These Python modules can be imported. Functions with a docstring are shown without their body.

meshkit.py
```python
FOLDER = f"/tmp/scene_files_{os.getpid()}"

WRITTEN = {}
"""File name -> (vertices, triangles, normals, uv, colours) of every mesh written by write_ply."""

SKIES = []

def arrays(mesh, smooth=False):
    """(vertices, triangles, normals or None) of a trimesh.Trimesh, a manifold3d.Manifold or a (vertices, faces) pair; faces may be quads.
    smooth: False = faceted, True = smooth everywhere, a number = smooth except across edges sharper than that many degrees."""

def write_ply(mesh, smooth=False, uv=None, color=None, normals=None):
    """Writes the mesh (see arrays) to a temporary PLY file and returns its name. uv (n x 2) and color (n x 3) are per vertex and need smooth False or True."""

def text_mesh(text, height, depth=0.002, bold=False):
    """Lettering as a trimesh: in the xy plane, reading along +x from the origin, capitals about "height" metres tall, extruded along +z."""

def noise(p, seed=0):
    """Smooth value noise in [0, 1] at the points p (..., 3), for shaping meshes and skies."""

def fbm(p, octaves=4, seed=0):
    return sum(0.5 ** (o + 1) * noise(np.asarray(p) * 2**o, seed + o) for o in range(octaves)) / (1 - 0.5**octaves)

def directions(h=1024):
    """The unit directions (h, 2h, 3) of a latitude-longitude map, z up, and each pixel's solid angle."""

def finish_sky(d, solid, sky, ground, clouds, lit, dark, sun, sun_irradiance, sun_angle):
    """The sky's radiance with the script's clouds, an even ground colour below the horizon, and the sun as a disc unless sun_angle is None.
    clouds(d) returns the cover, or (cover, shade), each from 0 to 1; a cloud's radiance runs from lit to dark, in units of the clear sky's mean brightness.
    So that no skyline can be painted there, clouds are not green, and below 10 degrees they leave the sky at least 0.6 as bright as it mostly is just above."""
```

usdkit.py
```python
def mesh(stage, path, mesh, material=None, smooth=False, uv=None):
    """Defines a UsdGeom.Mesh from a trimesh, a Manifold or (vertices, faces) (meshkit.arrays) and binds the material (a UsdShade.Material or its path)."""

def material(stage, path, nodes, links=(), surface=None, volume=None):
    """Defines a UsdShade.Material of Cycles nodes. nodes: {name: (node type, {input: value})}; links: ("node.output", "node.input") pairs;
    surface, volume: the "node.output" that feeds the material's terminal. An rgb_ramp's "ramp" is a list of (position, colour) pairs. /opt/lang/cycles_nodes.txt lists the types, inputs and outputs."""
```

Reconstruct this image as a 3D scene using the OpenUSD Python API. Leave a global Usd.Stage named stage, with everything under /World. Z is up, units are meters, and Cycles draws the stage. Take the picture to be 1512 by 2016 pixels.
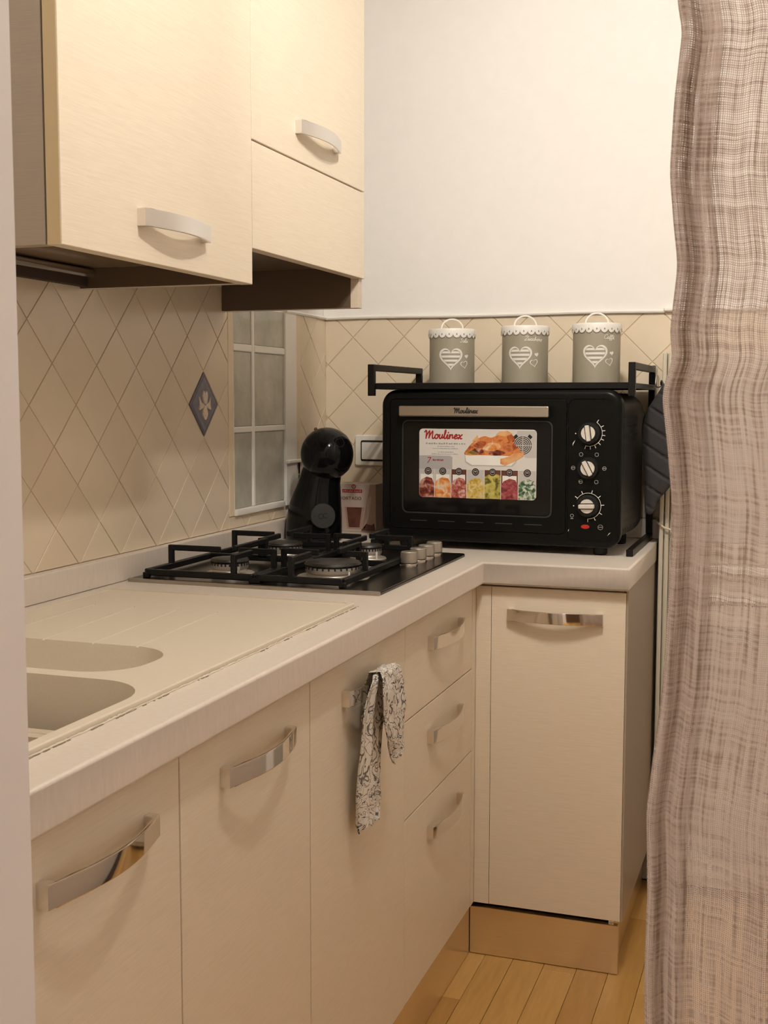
import math, random
import numpy as np, trimesh, manifold3d as m3, usdkit, meshkit
from shapely.geometry import Polygon, LineString, Point, box as sbox
from shapely import affinity, union_all
from pxr import Usd, UsdGeom, UsdLux, UsdShade, Gf, Sdf, Vt

random.seed(7)
rng = np.random.default_rng(7)
stage = Usd.Stage.CreateInMemory()
UsdGeom.SetStageUpAxis(stage, 'Z')
UsdGeom.SetStageMetersPerUnit(stage, 1.0)
UsdGeom.Xform.Define(stage, '/World')
UsdGeom.Scope.Define(stage, '/World/Looks')
# ------------------------------------------------------------------ camera
F, CAM, YAW, PITCH, ROLL = 2375.66, (0.6499, -2.4856, 1.2209), 0.3328, -0.0923, 0.0013
EXPOSURE = -0.38
cam = UsdGeom.Camera.Define(stage, '/World/Camera')
_f = np.array([-math.sin(YAW)*math.cos(PITCH), math.cos(YAW)*math.cos(PITCH), math.sin(PITCH)])
_r = np.array([math.cos(YAW), math.sin(YAW), 0.0]); _u = np.cross(_r, _f)
_r, _u = math.cos(ROLL)*_r + math.sin(ROLL)*_u, -math.sin(ROLL)*_r + math.cos(ROLL)*_u
cam.AddTransformOp().Set(Gf.Matrix4d(*_r, 0, *_u, 0, *(-_f), 0, *CAM, 1))
cam.CreateHorizontalApertureAttr(36.0); cam.CreateVerticalApertureAttr(48.0)
cam.CreateFocalLengthAttr(36.0*F/1512)
cam.CreateClippingRangeAttr(Gf.Vec2f(0.05, 100))
cam.CreateExposureAttr(EXPOSURE)
cam.CreateFStopAttr(45.0); cam.CreateFocusDistanceAttr(2.3)
# ------------------------------------------------------------------ light: a ceiling bar of four warm spots in the kitchen, an added, unseen fill light in the hall
def sphere_light(name, loc, r, power, color):
    l = UsdLux.SphereLight.Define(stage, '/World/' + name)
    l.CreateRadiusAttr(r); l.CreateIntensityAttr(power); l.CreateColorAttr(Gf.Vec3f(*color)); l.CreateNormalizeAttr(False)
    l.AddTranslateOp().Set(Gf.Vec3d(*loc))
WARM = (1.0, 0.95, 0.875)
def spot(name, loc, aim, r, power, color, half, soft):
    l = UsdLux.SphereLight.Define(stage, '/World/' + name)
    l.CreateRadiusAttr(r); l.CreateIntensityAttr(power); l.CreateColorAttr(Gf.Vec3f(*color)); l.CreateNormalizeAttr(False)
    sh = UsdLux.ShapingAPI.Apply(l.GetPrim()); sh.CreateShapingConeAngleAttr(half); sh.CreateShapingConeSoftnessAttr(soft)
    z = np.array(loc, float) - np.array(aim, float); z /= np.linalg.norm(z)
    x = np.cross((0, 1, 0), z); x /= np.linalg.norm(x); y = np.cross(z, x)
    l.AddTransformOp().Set(Gf.Matrix4d(*x, 0, *y, 0, *z, 0, *loc, 1))
sphere_light('spot_lamp', (0.42, -1.10, 2.22), 0.022, 700.0, WARM)
sphere_light('spot_lamp_001', (0.42, -1.02, 2.22), 0.022, 700.0, WARM)
spot('spot_lamp_002', (0.30, -0.95, 2.21), (0.00, 0.557, 1.50), 0.025, 1050.0, WARM, 50, 0.8)
spot('spot_lamp_003', (0.30, -0.87, 2.21), (0.45, 0.557, 1.60), 0.025, 1150.0, WARM, 50, 0.8)
sphere_light('hall_fill_light', (-0.30, -3.2, 2.25), 0.09, 205.0, (1.0, 0.965, 0.95))  # added fill behind the camera, brightens the jamb and the curtain

# ------------------------------------------------------------------ materials
MATS = {}
def P(name, color, rough=0.5, metal=0.0, spec=0.5, coat=0.0, coat_rough=0.1, nscale=None, namt=0.08, stretch=(1, 1, 1), bump=0.0, detail=4, trans=0.0, color2=None, bdist=0.001):
    """Principled material, its colour varied by stretched noise at the world position."""
    base = {"roughness": rough, "metallic": metal, "specular_ior_level": spec, "coat_weight": coat, "coat_roughness": coat_rough, "transmission_weight": trans}
    nodes, links = {"p": ("principled_bsdf", base)}, []
    if nscale is None:
        base["base_color"] = color
    else:
        c = np.array(color)
        c2 = np.array(color2) if color2 is not None else np.clip(c*(1 - namt), 0, 1)
        c1 = c if color2 is not None else np.clip(c*(1 + namt), 0, 1)
        nodes["g"] = ("geometry", {})
        nodes["m"] = ("mapping", {"scale": stretch, "mapping_type": "point"})
        nodes["n"] = ("noise_texture", {"scale": nscale, "detail": float(detail), "roughness": 0.6})
        nodes["r"] = ("rgb_ramp", {"ramp": [(0.3, tuple(c2)), (0.7, tuple(c1))]})
        links += [("g.position", "m.vector"), ("m.vector", "n.vector"), ("n.fac", "r.fac"), ("r.color", "p.base_color")]
        if bump:
            nodes["b"] = ("bump", {"strength": bump, "distance": bdist})
            links += [("n.fac", "b.height"), ("b.normal", "p.normal")]
    MATS[name] = usdkit.material(stage, '/World/Looks/' + name, nodes, links, surface="p.BSDF")
    return MATS[name]

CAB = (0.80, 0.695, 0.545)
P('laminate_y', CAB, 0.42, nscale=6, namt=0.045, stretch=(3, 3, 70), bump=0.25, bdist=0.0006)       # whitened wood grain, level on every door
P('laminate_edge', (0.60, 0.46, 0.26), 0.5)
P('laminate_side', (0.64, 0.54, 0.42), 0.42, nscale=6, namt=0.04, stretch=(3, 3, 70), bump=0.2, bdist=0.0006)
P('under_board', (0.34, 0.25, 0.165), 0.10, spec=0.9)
P('shade_and_filter_brown', (0.115, 0.078, 0.048), 0.35)  # shade on the inner panel faces put into the colour; hood filter shares it
P('dark_gap', (0.05, 0.03, 0.02), 0.8)
P('worktop', (0.735, 0.65, 0.56), 0.38, nscale=14, namt=0.035, stretch=(10, 10, 2.2), bump=0.08, bdist=0.0004)
P('sealant', (0.76, 0.68, 0.56), 0.4)
P('dirt', (0.26, 0.20, 0.145), 0.8)
P('laminate_side_shaded', (0.38, 0.31, 0.24), 0.42, nscale=6, namt=0.04, stretch=(3, 3, 70), bump=0.2, bdist=0.0006)  # side laminate darkened: weak light on the outer sides put into the colour
P('plaster', (0.86, 0.83, 0.79), 0.85, nscale=30, namt=0.012, bump=0.05)
P('ceiling_paint', (0.80, 0.77, 0.73), 0.9)
P('hall_paint', (0.87, 0.83, 0.80), 0.85)
P('caulk', (0.88, 0.85, 0.79), 0.4)
P('grout', (0.60, 0.48, 0.33), 0.8)
TILE_MATS = [P('tile_%s' % k, c, 0.2, spec=0.5, nscale=9, namt=0.025) for k, c in (('cream', (0.78, 0.66, 0.495)), ('sand', (0.765, 0.64, 0.475)), ('beige', (0.795, 0.675, 0.51)))]
P('tile_blue', (0.23, 0.22, 0.25), 0.3, nscale=60, namt=0.2)
P('tile_blue_rim', (0.16, 0.15, 0.18), 0.3)
P('relief_cream', (0.70, 0.58, 0.46), 0.4, nscale=120, namt=0.15)
P('trim_tan', (0.80, 0.66, 0.46), 0.5, nscale=8, namt=0.06)
P('glass_block', (0.50, 0.48, 0.40), 0.12, nscale=14, namt=0.15, bump=0.35, bdist=0.006)
P('white_paint', (0.90, 0.86, 0.79), 0.35)
P('sink', (0.735, 0.65, 0.52), 0.42, nscale=400, namt=0.03)
P('steel_black', (0.07, 0.06, 0.05), 0.22, metal=0.9)
P('dial_metal', (0.82, 0.78, 0.71), 0.38, metal=0.5)
P('steel_bright', (0.42, 0.385, 0.34), 0.28, metal=1.0)
P('steel', (0.55, 0.50, 0.44), 0.28, metal=1.0)
P('knob_metal', (0.47, 0.42, 0.35), 0.35, metal=0.7)
P('cast_iron', (0.008, 0.008, 0.008), 0.42, spec=0.25)
P('burner_alloy', (0.62, 0.58, 0.52), 0.4, metal=0.8)
P('burner_cap', (0.02, 0.018, 0.016), 0.4)
P('chrome', (0.78, 0.74, 0.69), 0.055, metal=1.0, nscale=5, namt=0.01)
P('chrome_satin', (0.80, 0.77, 0.74), 0.33, metal=1.0)
P('plinth_metal', (0.80, 0.70, 0.53), 0.24, metal=0.88, nscale=8, namt=0.04, stretch=(1, 1, 60))
P('black_plastic', (0.012, 0.012, 0.011), 0.32, spec=0.22)
P('black_gloss', (0.005, 0.005, 0.005), 0.05, spec=0.22)
P('button_grey', (0.014, 0.014, 0.013), 0.45)
P('grey_plastic', (0.028, 0.028, 0.027), 0.4)
P('oven_black', (0.005, 0.005, 0.0045), 0.30, spec=0.14)
P('oven_side', (0.016, 0.014, 0.012), 0.42, spec=0.35)
P('oven_glass', (0.006, 0.005, 0.005), 0.07, spec=0.3)
P('rack_black', (0.008, 0.007, 0.006), 0.38, spec=0.2)
P('tin_grey', (0.335, 0.30, 0.225), 0.42)
P('tin_white', (0.80, 0.77, 0.71), 0.4)
P('print_white', (0.74, 0.71, 0.65), 0.5)
P('print_grey', (0.30, 0.29, 0.27), 0.5)
P('print_black', (0.012, 0.011, 0.010), 0.4)
P('print_red', (0.33, 0.012, 0.015), 0.4)
P('print_lamp_red', (0.45, 0.02, 0.015), 0.25)
P('sticker_white', (0.66, 0.62, 0.57), 0.35)
P('sticker_grey', (0.40, 0.38, 0.37), 0.35)
P('sticker_shade', (0.50, 0.47, 0.44), 0.35)
P('mitt_cloth', (0.040, 0.036, 0.036), 0.85, nscale=300, namt=0.15)
P('fridge_white', (0.62, 0.56, 0.44), 0.4)
P('fridge_grey', (0.42, 0.40, 0.35), 0.4)
P('cord_cream', (0.70, 0.60, 0.42), 0.5)
P('box_white', (0.50, 0.39, 0.32), 0.45)
P('badge_brown', (0.035, 0.022, 0.018), 0.4)
P('box_pink', (0.42, 0.27, 0.20), 0.45)
P('box_brown', (0.12, 0.04, 0.025), 0.45, nscale=40, namt=0.3)
P('switch_ivory', (0.90, 0.84, 0.73), 0.35)
PLANK_MATS = [P('oak_%s' % k, c, 0.33, nscale=5, color2=c2, stretch=(14, 1.6, 1), bump=0.04) for k, c, c2 in (
    ('honey', (0.64, 0.37, 0.115), (0.54, 0.30, 0.085)), ('amber', (0.58, 0.325, 0.095), (0.50, 0.27, 0.072)), ('pale', (0.68, 0.41, 0.135), (0.60, 0.34, 0.105)), ('brown', (0.53, 0.285, 0.085), (0.45, 0.235, 0.064)))]
def food(name, stops, scale=70):
    return usdkit.material(stage, '/World/Looks/' + name, {"g": ("geometry", {}), "n": ("noise_texture", {"scale": float(scale), "detail": 3.0, "distortion": 0.6}), "r": ("rgb_ramp", {"ramp": stops}), "p": ("principled_bsdf", {"roughness": 0.35})},
                           [("g.position", "n.vector"), ("n.fac", "r.fac"), ("r.color", "p.base_color")], surface="p.BSDF")
FOOD = dict(
    roast=food('food_roast', [(0.30, (0.22, 0.035, 0.012)), (0.42, (0.48, 0.12, 0.03)), (0.52, (0.66, 0.24, 0.07)), (0.62, (0.58, 0.17, 0.05)), (0.75, (0.75, 0.42, 0.20))], 60),
    roast2=food('food_roast_dark', [(0.35, (0.16, 0.022, 0.010)), (0.5, (0.40, 0.085, 0.025)), (0.68, (0.58, 0.20, 0.07))], 80),
    leaf=food('food_leaf', [(0.35, (0.62, 0.22, 0.07)), (0.6, (0.72, 0.40, 0.18))], 40),
    cake=food('food_cake', [(0.35, (0.05, 0.008, 0.006)), (0.5, (0.25, 0.04, 0.025)), (0.68, (0.55, 0.35, 0.28))], 60),
    tart=food('food_tart', [(0.35, (0.55, 0.14, 0.03)), (0.5, (0.72, 0.30, 0.08)), (0.68, (0.72, 0.58, 0.42))], 60),
    meat=food('food_meat', [(0.35, (0.25, 0.04, 0.025)), (0.5, (0.45, 0.13, 0.10)), (0.68, (0.68, 0.52, 0.46))], 90),
    pasta=food('food_pasta', [(0.35, (0.35, 0.20, 0.03)), (0.5, (0.62, 0.43, 0.09)), (0.7, (0.66, 0.60, 0.48))], 80),
    greens=food('food_greens', [(0.35, (0.10, 0.09, 0.02)), (0.5, (0.42, 0.36, 0.07)), (0.68, (0.60, 0.48, 0.15))], 80),
    berry=food('food_berry', [(0.35, (0.12, 0.02, 0.025)), (0.5, (0.30, 0.05, 0.06)), (0.7, (0.45, 0.14, 0.12))], 120),
    peas=food('food_peas', [(0.40, (0.03, 0.08, 0.04)), (0.48, (0.16, 0.25, 0.14)), (0.56, (0.55, 0.55, 0.47)), (0.7, (0.62, 0.60, 0.54))], 110))
# linen: warp and weft threads over the cloth's own st (metres), open between them
def linen():
    pitch = 0.00155
    N, L = {}, []
    N["uv"] = ("attribute", {"attribute": "st"}); N["s"] = ("separate_xyz", {})
    L.append(("uv.vector", "s.vector"))
    # slow wobble of the threads
    N["wob"] = ("noise_texture", {"scale": 55.0, "detail": 2.0}); L.append(("uv.vector", "wob.vector"))
    N["wobc"] = ("separate_xyz", {}); L.append(("wob.color", "wobc.vector"))
    for ax, amp, wid, slub in (("x", 0.20, 0.30, (420.0, 11.0, 1.0)), ("y", 0.15, 0.27, (14.0, 420.0, 1.0))):
        a = "w" + ax
        N[a+"0"] = ("math", {"math_type": "multiply_add", "value2": 0.0022, "value3": 0.0}); L.append(("wobc."+ax, a+"0.value1")); L.append(("s."+ax, a+"0.value3"))
        N[a+"1"] = ("math", {"math_type": "multiply", "value2": 1/pitch}); L.append((a+"0.value", a+"1.value1"))
        N[a+"2"] = ("math", {"math_type": "pingpong", "value2": 0.5}); L.append((a+"1.value", a+"2.value1"))       # 0 .. 0.5
        N[a+"m"] = ("mapping", {"scale": slub}); L.append(("uv.vector", a+"m.vector"))
        N[a+"n"] = ("noise_texture", {"scale": 1.0, "detail": 2.0}); L.append((a+"m.vector", a+"n.vector"))
        N[a+"t"] = ("map_range", {"from_min": 0.25, "from_max": 0.75, "to_min": wid - amp, "to_max": wid + amp, "clamp": True}); L.append((a+"n.fac", a+"t.value"))
        N[a+"d"] = ("math", {"math_type": "subtract"}); L.append((a+"t.result", a+"d.value1")); L.append((a+"2.value", a+"d.value2"))
        N[a+"c"] = ("map_range", {"from_min": -0.05, "from_max": 0.05, "to_min": 0.0, "to_max": 1.0, "clamp": True}); L.append((a+"d.value", a+"c.value"))
    N["cov"] = ("math", {"math_type": "maximum"}); L += [("wxc.result", "cov.value1"), ("wyc.result", "cov.value2")]
    N["mx"] = ("math", {"math_type": "multiply_add", "value2": 0.62}); N["my"] = ("math", {"math_type": "multiply", "value2": 0.38}); L += [("wyn.fac", "my.value1"), ("wxn.fac", "mx.value1"), ("my.value", "mx.value3")]
    N["col"] = ("rgb_ramp", {"ramp": [(0.36, (0.60, 0.51, 0.44)), (0.50, (0.50, 0.405, 0.34)), (0.64, (0.27, 0.20, 0.155))]}); L.append(("mx.value", "col.fac"))
    N["dif"] = ("diffuse_bsdf", {}); N["trl"] = ("translucent_bsdf", {}); N["tr"] = ("transparent_bsdf", {})
    L += [("col.color", "dif.color"), ("col.color", "trl.color")]
    N["cl"] = ("mix_closure", {"fac": 0.42}); L += [("dif.BSDF", "cl.closure1"), ("trl.BSDF", "cl.closure2")]
    N["out"] = ("mix_closure", {}); L += [("cov.value", "out.fac"), ("tr.BSDF", "out.closure1"), ("cl.closure", "out.closure2")]
    MATS['linen'] = usdkit.material(stage, '/World/Looks/linen', N, L, surface="out.closure")
linen()
def towel_mat():
    N = {"uv": ("attribute", {"attribute": "st"}), "d": ("noise_texture", {"scale": 38.0, "detail": 1.0}), "dm": ("mix", {"mix_type": "linear_light", "fac": 0.035}),
         "v": ("voronoi_texture", {"scale": 17.0, "feature": "f1", "randomness": 0.85}), "e": ("voronoi_texture", {"scale": 33.0, "feature": "distance_to_edge", "randomness": 1.0}),
         "k": ("math", {"math_type": "multiply", "value2": 3.4}), "pp": ("math", {"math_type": "pingpong", "value2": 0.5}),
         "r": ("rgb_ramp", {"ramp": [(0.0, (0.15, 0.135, 0.125)), (0.07, (0.20, 0.18, 0.17)), (0.12, (0.78, 0.73, 0.66)), (1.0, (0.78, 0.73, 0.66))]}),
         "r2": ("rgb_ramp", {"ramp": [(0.0, (0.22, 0.2, 0.19)), (0.014, (0.28, 0.25, 0.24)), (0.028, (1, 1, 1)), (1.0, (1, 1, 1))]}),
         "x": ("mix", {"mix_type": "multiply", "fac": 1.0}), "p": ("principled_bsdf", {"roughness": 0.85})}
    L = [("uv.vector", "d.vector"), ("uv.vector", "dm.color1"), ("d.color", "dm.color2"), ("dm.color", "v.vector"), ("dm.color", "e.vector"), ("v.distance", "k.value1"), ("k.value", "pp.value1"), ("pp.value", "r.fac"), ("e.distance", "r2.fac"),
         ("r.color", "x.color1"), ("r2.color", "x.color2"), ("x.color", "p.base_color")]
    MATS['towel'] = usdkit.material(stage, '/World/Looks/towel', N, L, surface="p.BSDF")
towel_mat()

# ------------------------------------------------------------------ scene helpers
USED = {}
def path_for(name, parent):
    base = (parent or '/World') + '/' + name
    n = USED.get(base, 0); USED[base] = n + 1
    return base if n == 0 else f'{base}_{n:03d}'
def tag(prim, label=None, cat=None, group=None, kind=None):
    for k, v in (('label', label), ('category', cat), ('group', group), ('kind', kind)):
        if v: prim.SetCustomDataByKey(k, v)
def thing(name, label, cat, loc=(0, 0, 0), rz=0.0, group=None, kind=None):
    p = path_for(name, None)
    x = UsdGeom.Xform.Define(stage, p)
    x.AddTranslateOp().Set(Gf.Vec3d(*loc))
    if rz: x.AddRotateZOp().Set(rz)
    tag(x.GetPrim(), label, cat, group, kind)
    return p
def obj(name, mesh, mat, parent=None, smooth=30, label=None, kind=None, uv=None, cat=None, group=None):
    p = path_for(name, parent)
    if isinstance(mesh, list): mesh = trimesh.util.concatenate(mesh)
    if isinstance(mesh, m3.Manifold): mesh = tm(mesh)
    m = usdkit.mesh(stage, p, mesh, MATS[mat] if isinstance(mat, str) else mat, smooth=smooth, uv=uv)
    tag(m.GetPrim(), label, cat, group, kind)
    return p
def tm(man):
    a = man.to_mesh()
    return trimesh.Trimesh(np.array(a.vert_properties[:, :3]), np.array(a.tri_verts), process=False)
def man(t):
    t = t.copy(); t.merge_vertices()
    return m3.Manifold(m3.Mesh(np.asarray(t.vertices, np.float32), np.asarray(t.faces, np.uint32)))
# ------------------------------------------------------------------ shape helpers
def box(x0, x1, y0, y1, z0, z1, r=0.001):
    r = min(r, (x1-x0)*.4, (y1-y0)*.4, (z1-z0)*.4)
    if r <= 0:
        b = trimesh.creation.box((x1-x0, y1-y0, z1-z0)); b.apply_translation(((x0+x1)/2, (y0+y1)/2, (z0+z1)/2)); return b
    pts = []
    for sx in (0, 1):
        for sy in (0, 1):
            for sz in (0, 1):
                X, Y, Z = (x0, x1)[sx], (y0, y1)[sy], (z0, z1)[sz]
                dx, dy, dz = (r, -r)[sx], (r, -r)[sy], (r, -r)[sz]
                pts += [(X, Y+dy, Z+dz), (X+dx, Y, Z+dz), (X+dx, Y+dy, Z)]
    return trimesh.Trimesh(pts, process=False).convex_hull
def rr(x0, x1, y0, y1, r, seg=6):
    out = []
    for cx, cy, a0 in ((x1-r, y0+r, -90), (x1-r, y1-r, 0), (x0+r, y1-r, 90), (x0+r, y0+r, 180)):
        for k in range(seg+1):
            a = math.radians(a0 + 90*k/seg); out.append((cx + r*math.cos(a), cy + r*math.sin(a)))
    return out
def clean(pts):
    pts = np.asarray(pts, float)
    keep = np.linalg.norm(pts - np.roll(pts, 1, 0), axis=1) > 1e-6
    pts = pts[keep]
    if 0.5*np.sum(pts[:, 0]*np.roll(pts[:, 1], -1) - np.roll(pts[:, 0], -1)*pts[:, 1]) < 0: pts = pts[::-1]
    return pts
def inset(pts, d):
    a = pts - np.roll(pts, 1, 0); b = np.roll(pts, -1, 0) - pts
    na = np.stack([-a[:, 1], a[:, 0]], 1)/np.linalg.norm(a, axis=1)[:, None]
    nb = np.stack([-b[:, 1], b[:, 0]], 1)/np.linalg.norm(b, axis=1)[:, None]
    n = na + nb; n /= np.maximum(np.sum(n*n, 1), 0.3)[:, None]/2
    return pts + n*d
import mapbox_earcut as _ec
def earcut(pts):
    return np.asarray(_ec.triangulate_float64(np.asarray(pts, np.float64), np.array([len(pts)], np.uint32))).reshape(-1, 3)
def place(v, plane):
    v = np.asarray(v, float)
    if plane == 'xy': return v
    if plane == 'xz': return v[:, [0, 2, 1]]
    return v[:, [2, 0, 1]]                       # 'yz': (y, z) drawn, x is the height
def ext(pts, h0, h1, plane='xy', bevel=0.0, seg=2, both=False):
    """Prism of the outline between heights h0 and h1; the h1 side (both: each side) has a rounded edge."""
    pts = clean(pts); n = len(pts); rings = []
    s = 1 if h1 > h0 else -1
    if bevel and both:
        for k in range(seg+1):
            a = math.pi/2*k/seg; rings.append((inset(pts, bevel*(1-math.sin(a))), h0 + s*bevel*(1-math.cos(a))))
    else: rings.append((pts, h0))
    if bevel:
        for k in range(seg+1):
            a = math.pi/2*k/seg; rings.append((inset(pts, bevel*(1-math.cos(a))), h1 - s*bevel*(1-math.sin(a))))
    else: rings.append((pts, h1))
    V = np.vstack([np.column_stack([p, np.full(n, h)]) for p, h in rings]); Fc = []
    for k in range(len(rings)-1):
        for i in range(n):
            j = (i+1) % n; a, b, c, d = k*n+i, k*n+j, (k+1)*n+j, (k+1)*n+i
            Fc += [(a, b, c), (a, c, d)]
    t0, t1 = earcut(rings[0][0]), earcut(rings[-1][0])
    Fc = Fc + [tuple(x[::-1]) for x in t0] + [tuple(x + (len(rings)-1)*n) for x in t1]
    m = trimesh.Trimesh(place(V, plane), np.array(Fc), process=False)
    if m.volume < 0: m.invert()
    return m
def poly_ext(g, h0, h1, plane='xy'):
    """Flat print: a shapely shape made thin and solid."""
    out = []
    for p in getattr(g, 'geoms', [g]):
        if p.is_empty or p.area < 1e-9: continue
        t = trimesh.creation.extrude_polygon(p, abs(h1-h0), engine='earcut')
        v = np.array(t.vertices); v[:, 2] += min(h0, h1)
        t = trimesh.Trimesh(place(v, plane), t.faces, process=False)
        if t.volume < 0: t.invert()
        out.append(t)
    return trimesh.util.concatenate(out)
def lathe(prof, n=32, loc=(0, 0, 0)):
    prof = np.array(prof, float); V, Fc = [], []
    for k in range(n):
        a = 2*math.pi*k/n
        V += [(r*math.cos(a), r*math.sin(a), z) for r, z in prof]
    m = len(prof)
    for k in range(n):
        for i in range(m-1):
            a, b, c, d = k*m+i, ((k+1) % n)*m+i, ((k+1) % n)*m+i+1, k*m+i+1
            Fc += [(a, b, c), (a, c, d)]
    t = trimesh.Trimesh(np.array(V) + np.array(loc), Fc, process=False); t.merge_vertices(); t.update_faces(t.nondegenerate_faces())
    if t.volume < 0: t.invert()
    return t
def tube(pts, r, n=8, closed=False, flat=None):
    pts = np.array(pts, float); m = len(pts); V = []
    T = np.gradient(pts, axis=0) if not closed else np.roll(pts, -1, 0) - np.roll(pts, 1, 0)
    T /= np.linalg.norm(T, axis=1)[:, None]
    up = np.array([0, 0, 1.0]) if abs(T[0][2]) < 0.9 else np.array([1.0, 0, 0])
    a = np.cross(T[0], up); a /= np.linalg.norm(a)
    for k in range(m):
        a = a - T[k]*np.dot(a, T[k]); a /= np.linalg.norm(a); b = np.cross(T[k], a)
        rk = r[k] if np.ndim(r) else r
        for i in range(n):
            t = 2*math.pi*i/n; V.append(pts[k] + rk*(math.cos(t)*a + math.sin(t)*b))
    Fc = []
    for k in range(m if closed else m-1):
        for i in range(n):
            j = (i+1) % n; k2 = (k+1) % m
            Fc += [(k*n+i, k*n+j, k2*n+j), (k*n+i, k2*n+j, k2*n+i)]
    if not closed:
        for i in range(1, n-1): Fc += [(0, i+1, i), ((m-1)*n, (m-1)*n+i, (m-1)*n+i+1)]
    t = trimesh.Trimesh(V, Fc, process=False)
    if t.volume < 0: t.invert()
    return t
def spline(pts, n=8, closed=False):
    pts = np.array(pts, float); m = len(pts); out = []
    for k in range(m if closed else m-1):
        p0, p1, p2, p3 = (pts[(k+d) % m] if closed else pts[min(max(k+d, 0), m-1)] for d in (-1, 0, 1, 2))
        for t in np.linspace(0, 1, n, endpoint=False):
            out.append(0.5*((2*p1) + (-p0+p2)*t + (2*p0-5*p1+4*p2-p3)*t*t + (-p0+3*p1-3*p2+p3)*t**3))
    if not closed: out.append(pts[-1])
    return np.array(out)
def xf(mesh, mat4):
    m = mesh.copy(); m.apply_transform(mat4); return m
def moved(mesh, d):
    m = mesh.copy(); m.apply_translation(d); return m
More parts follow.
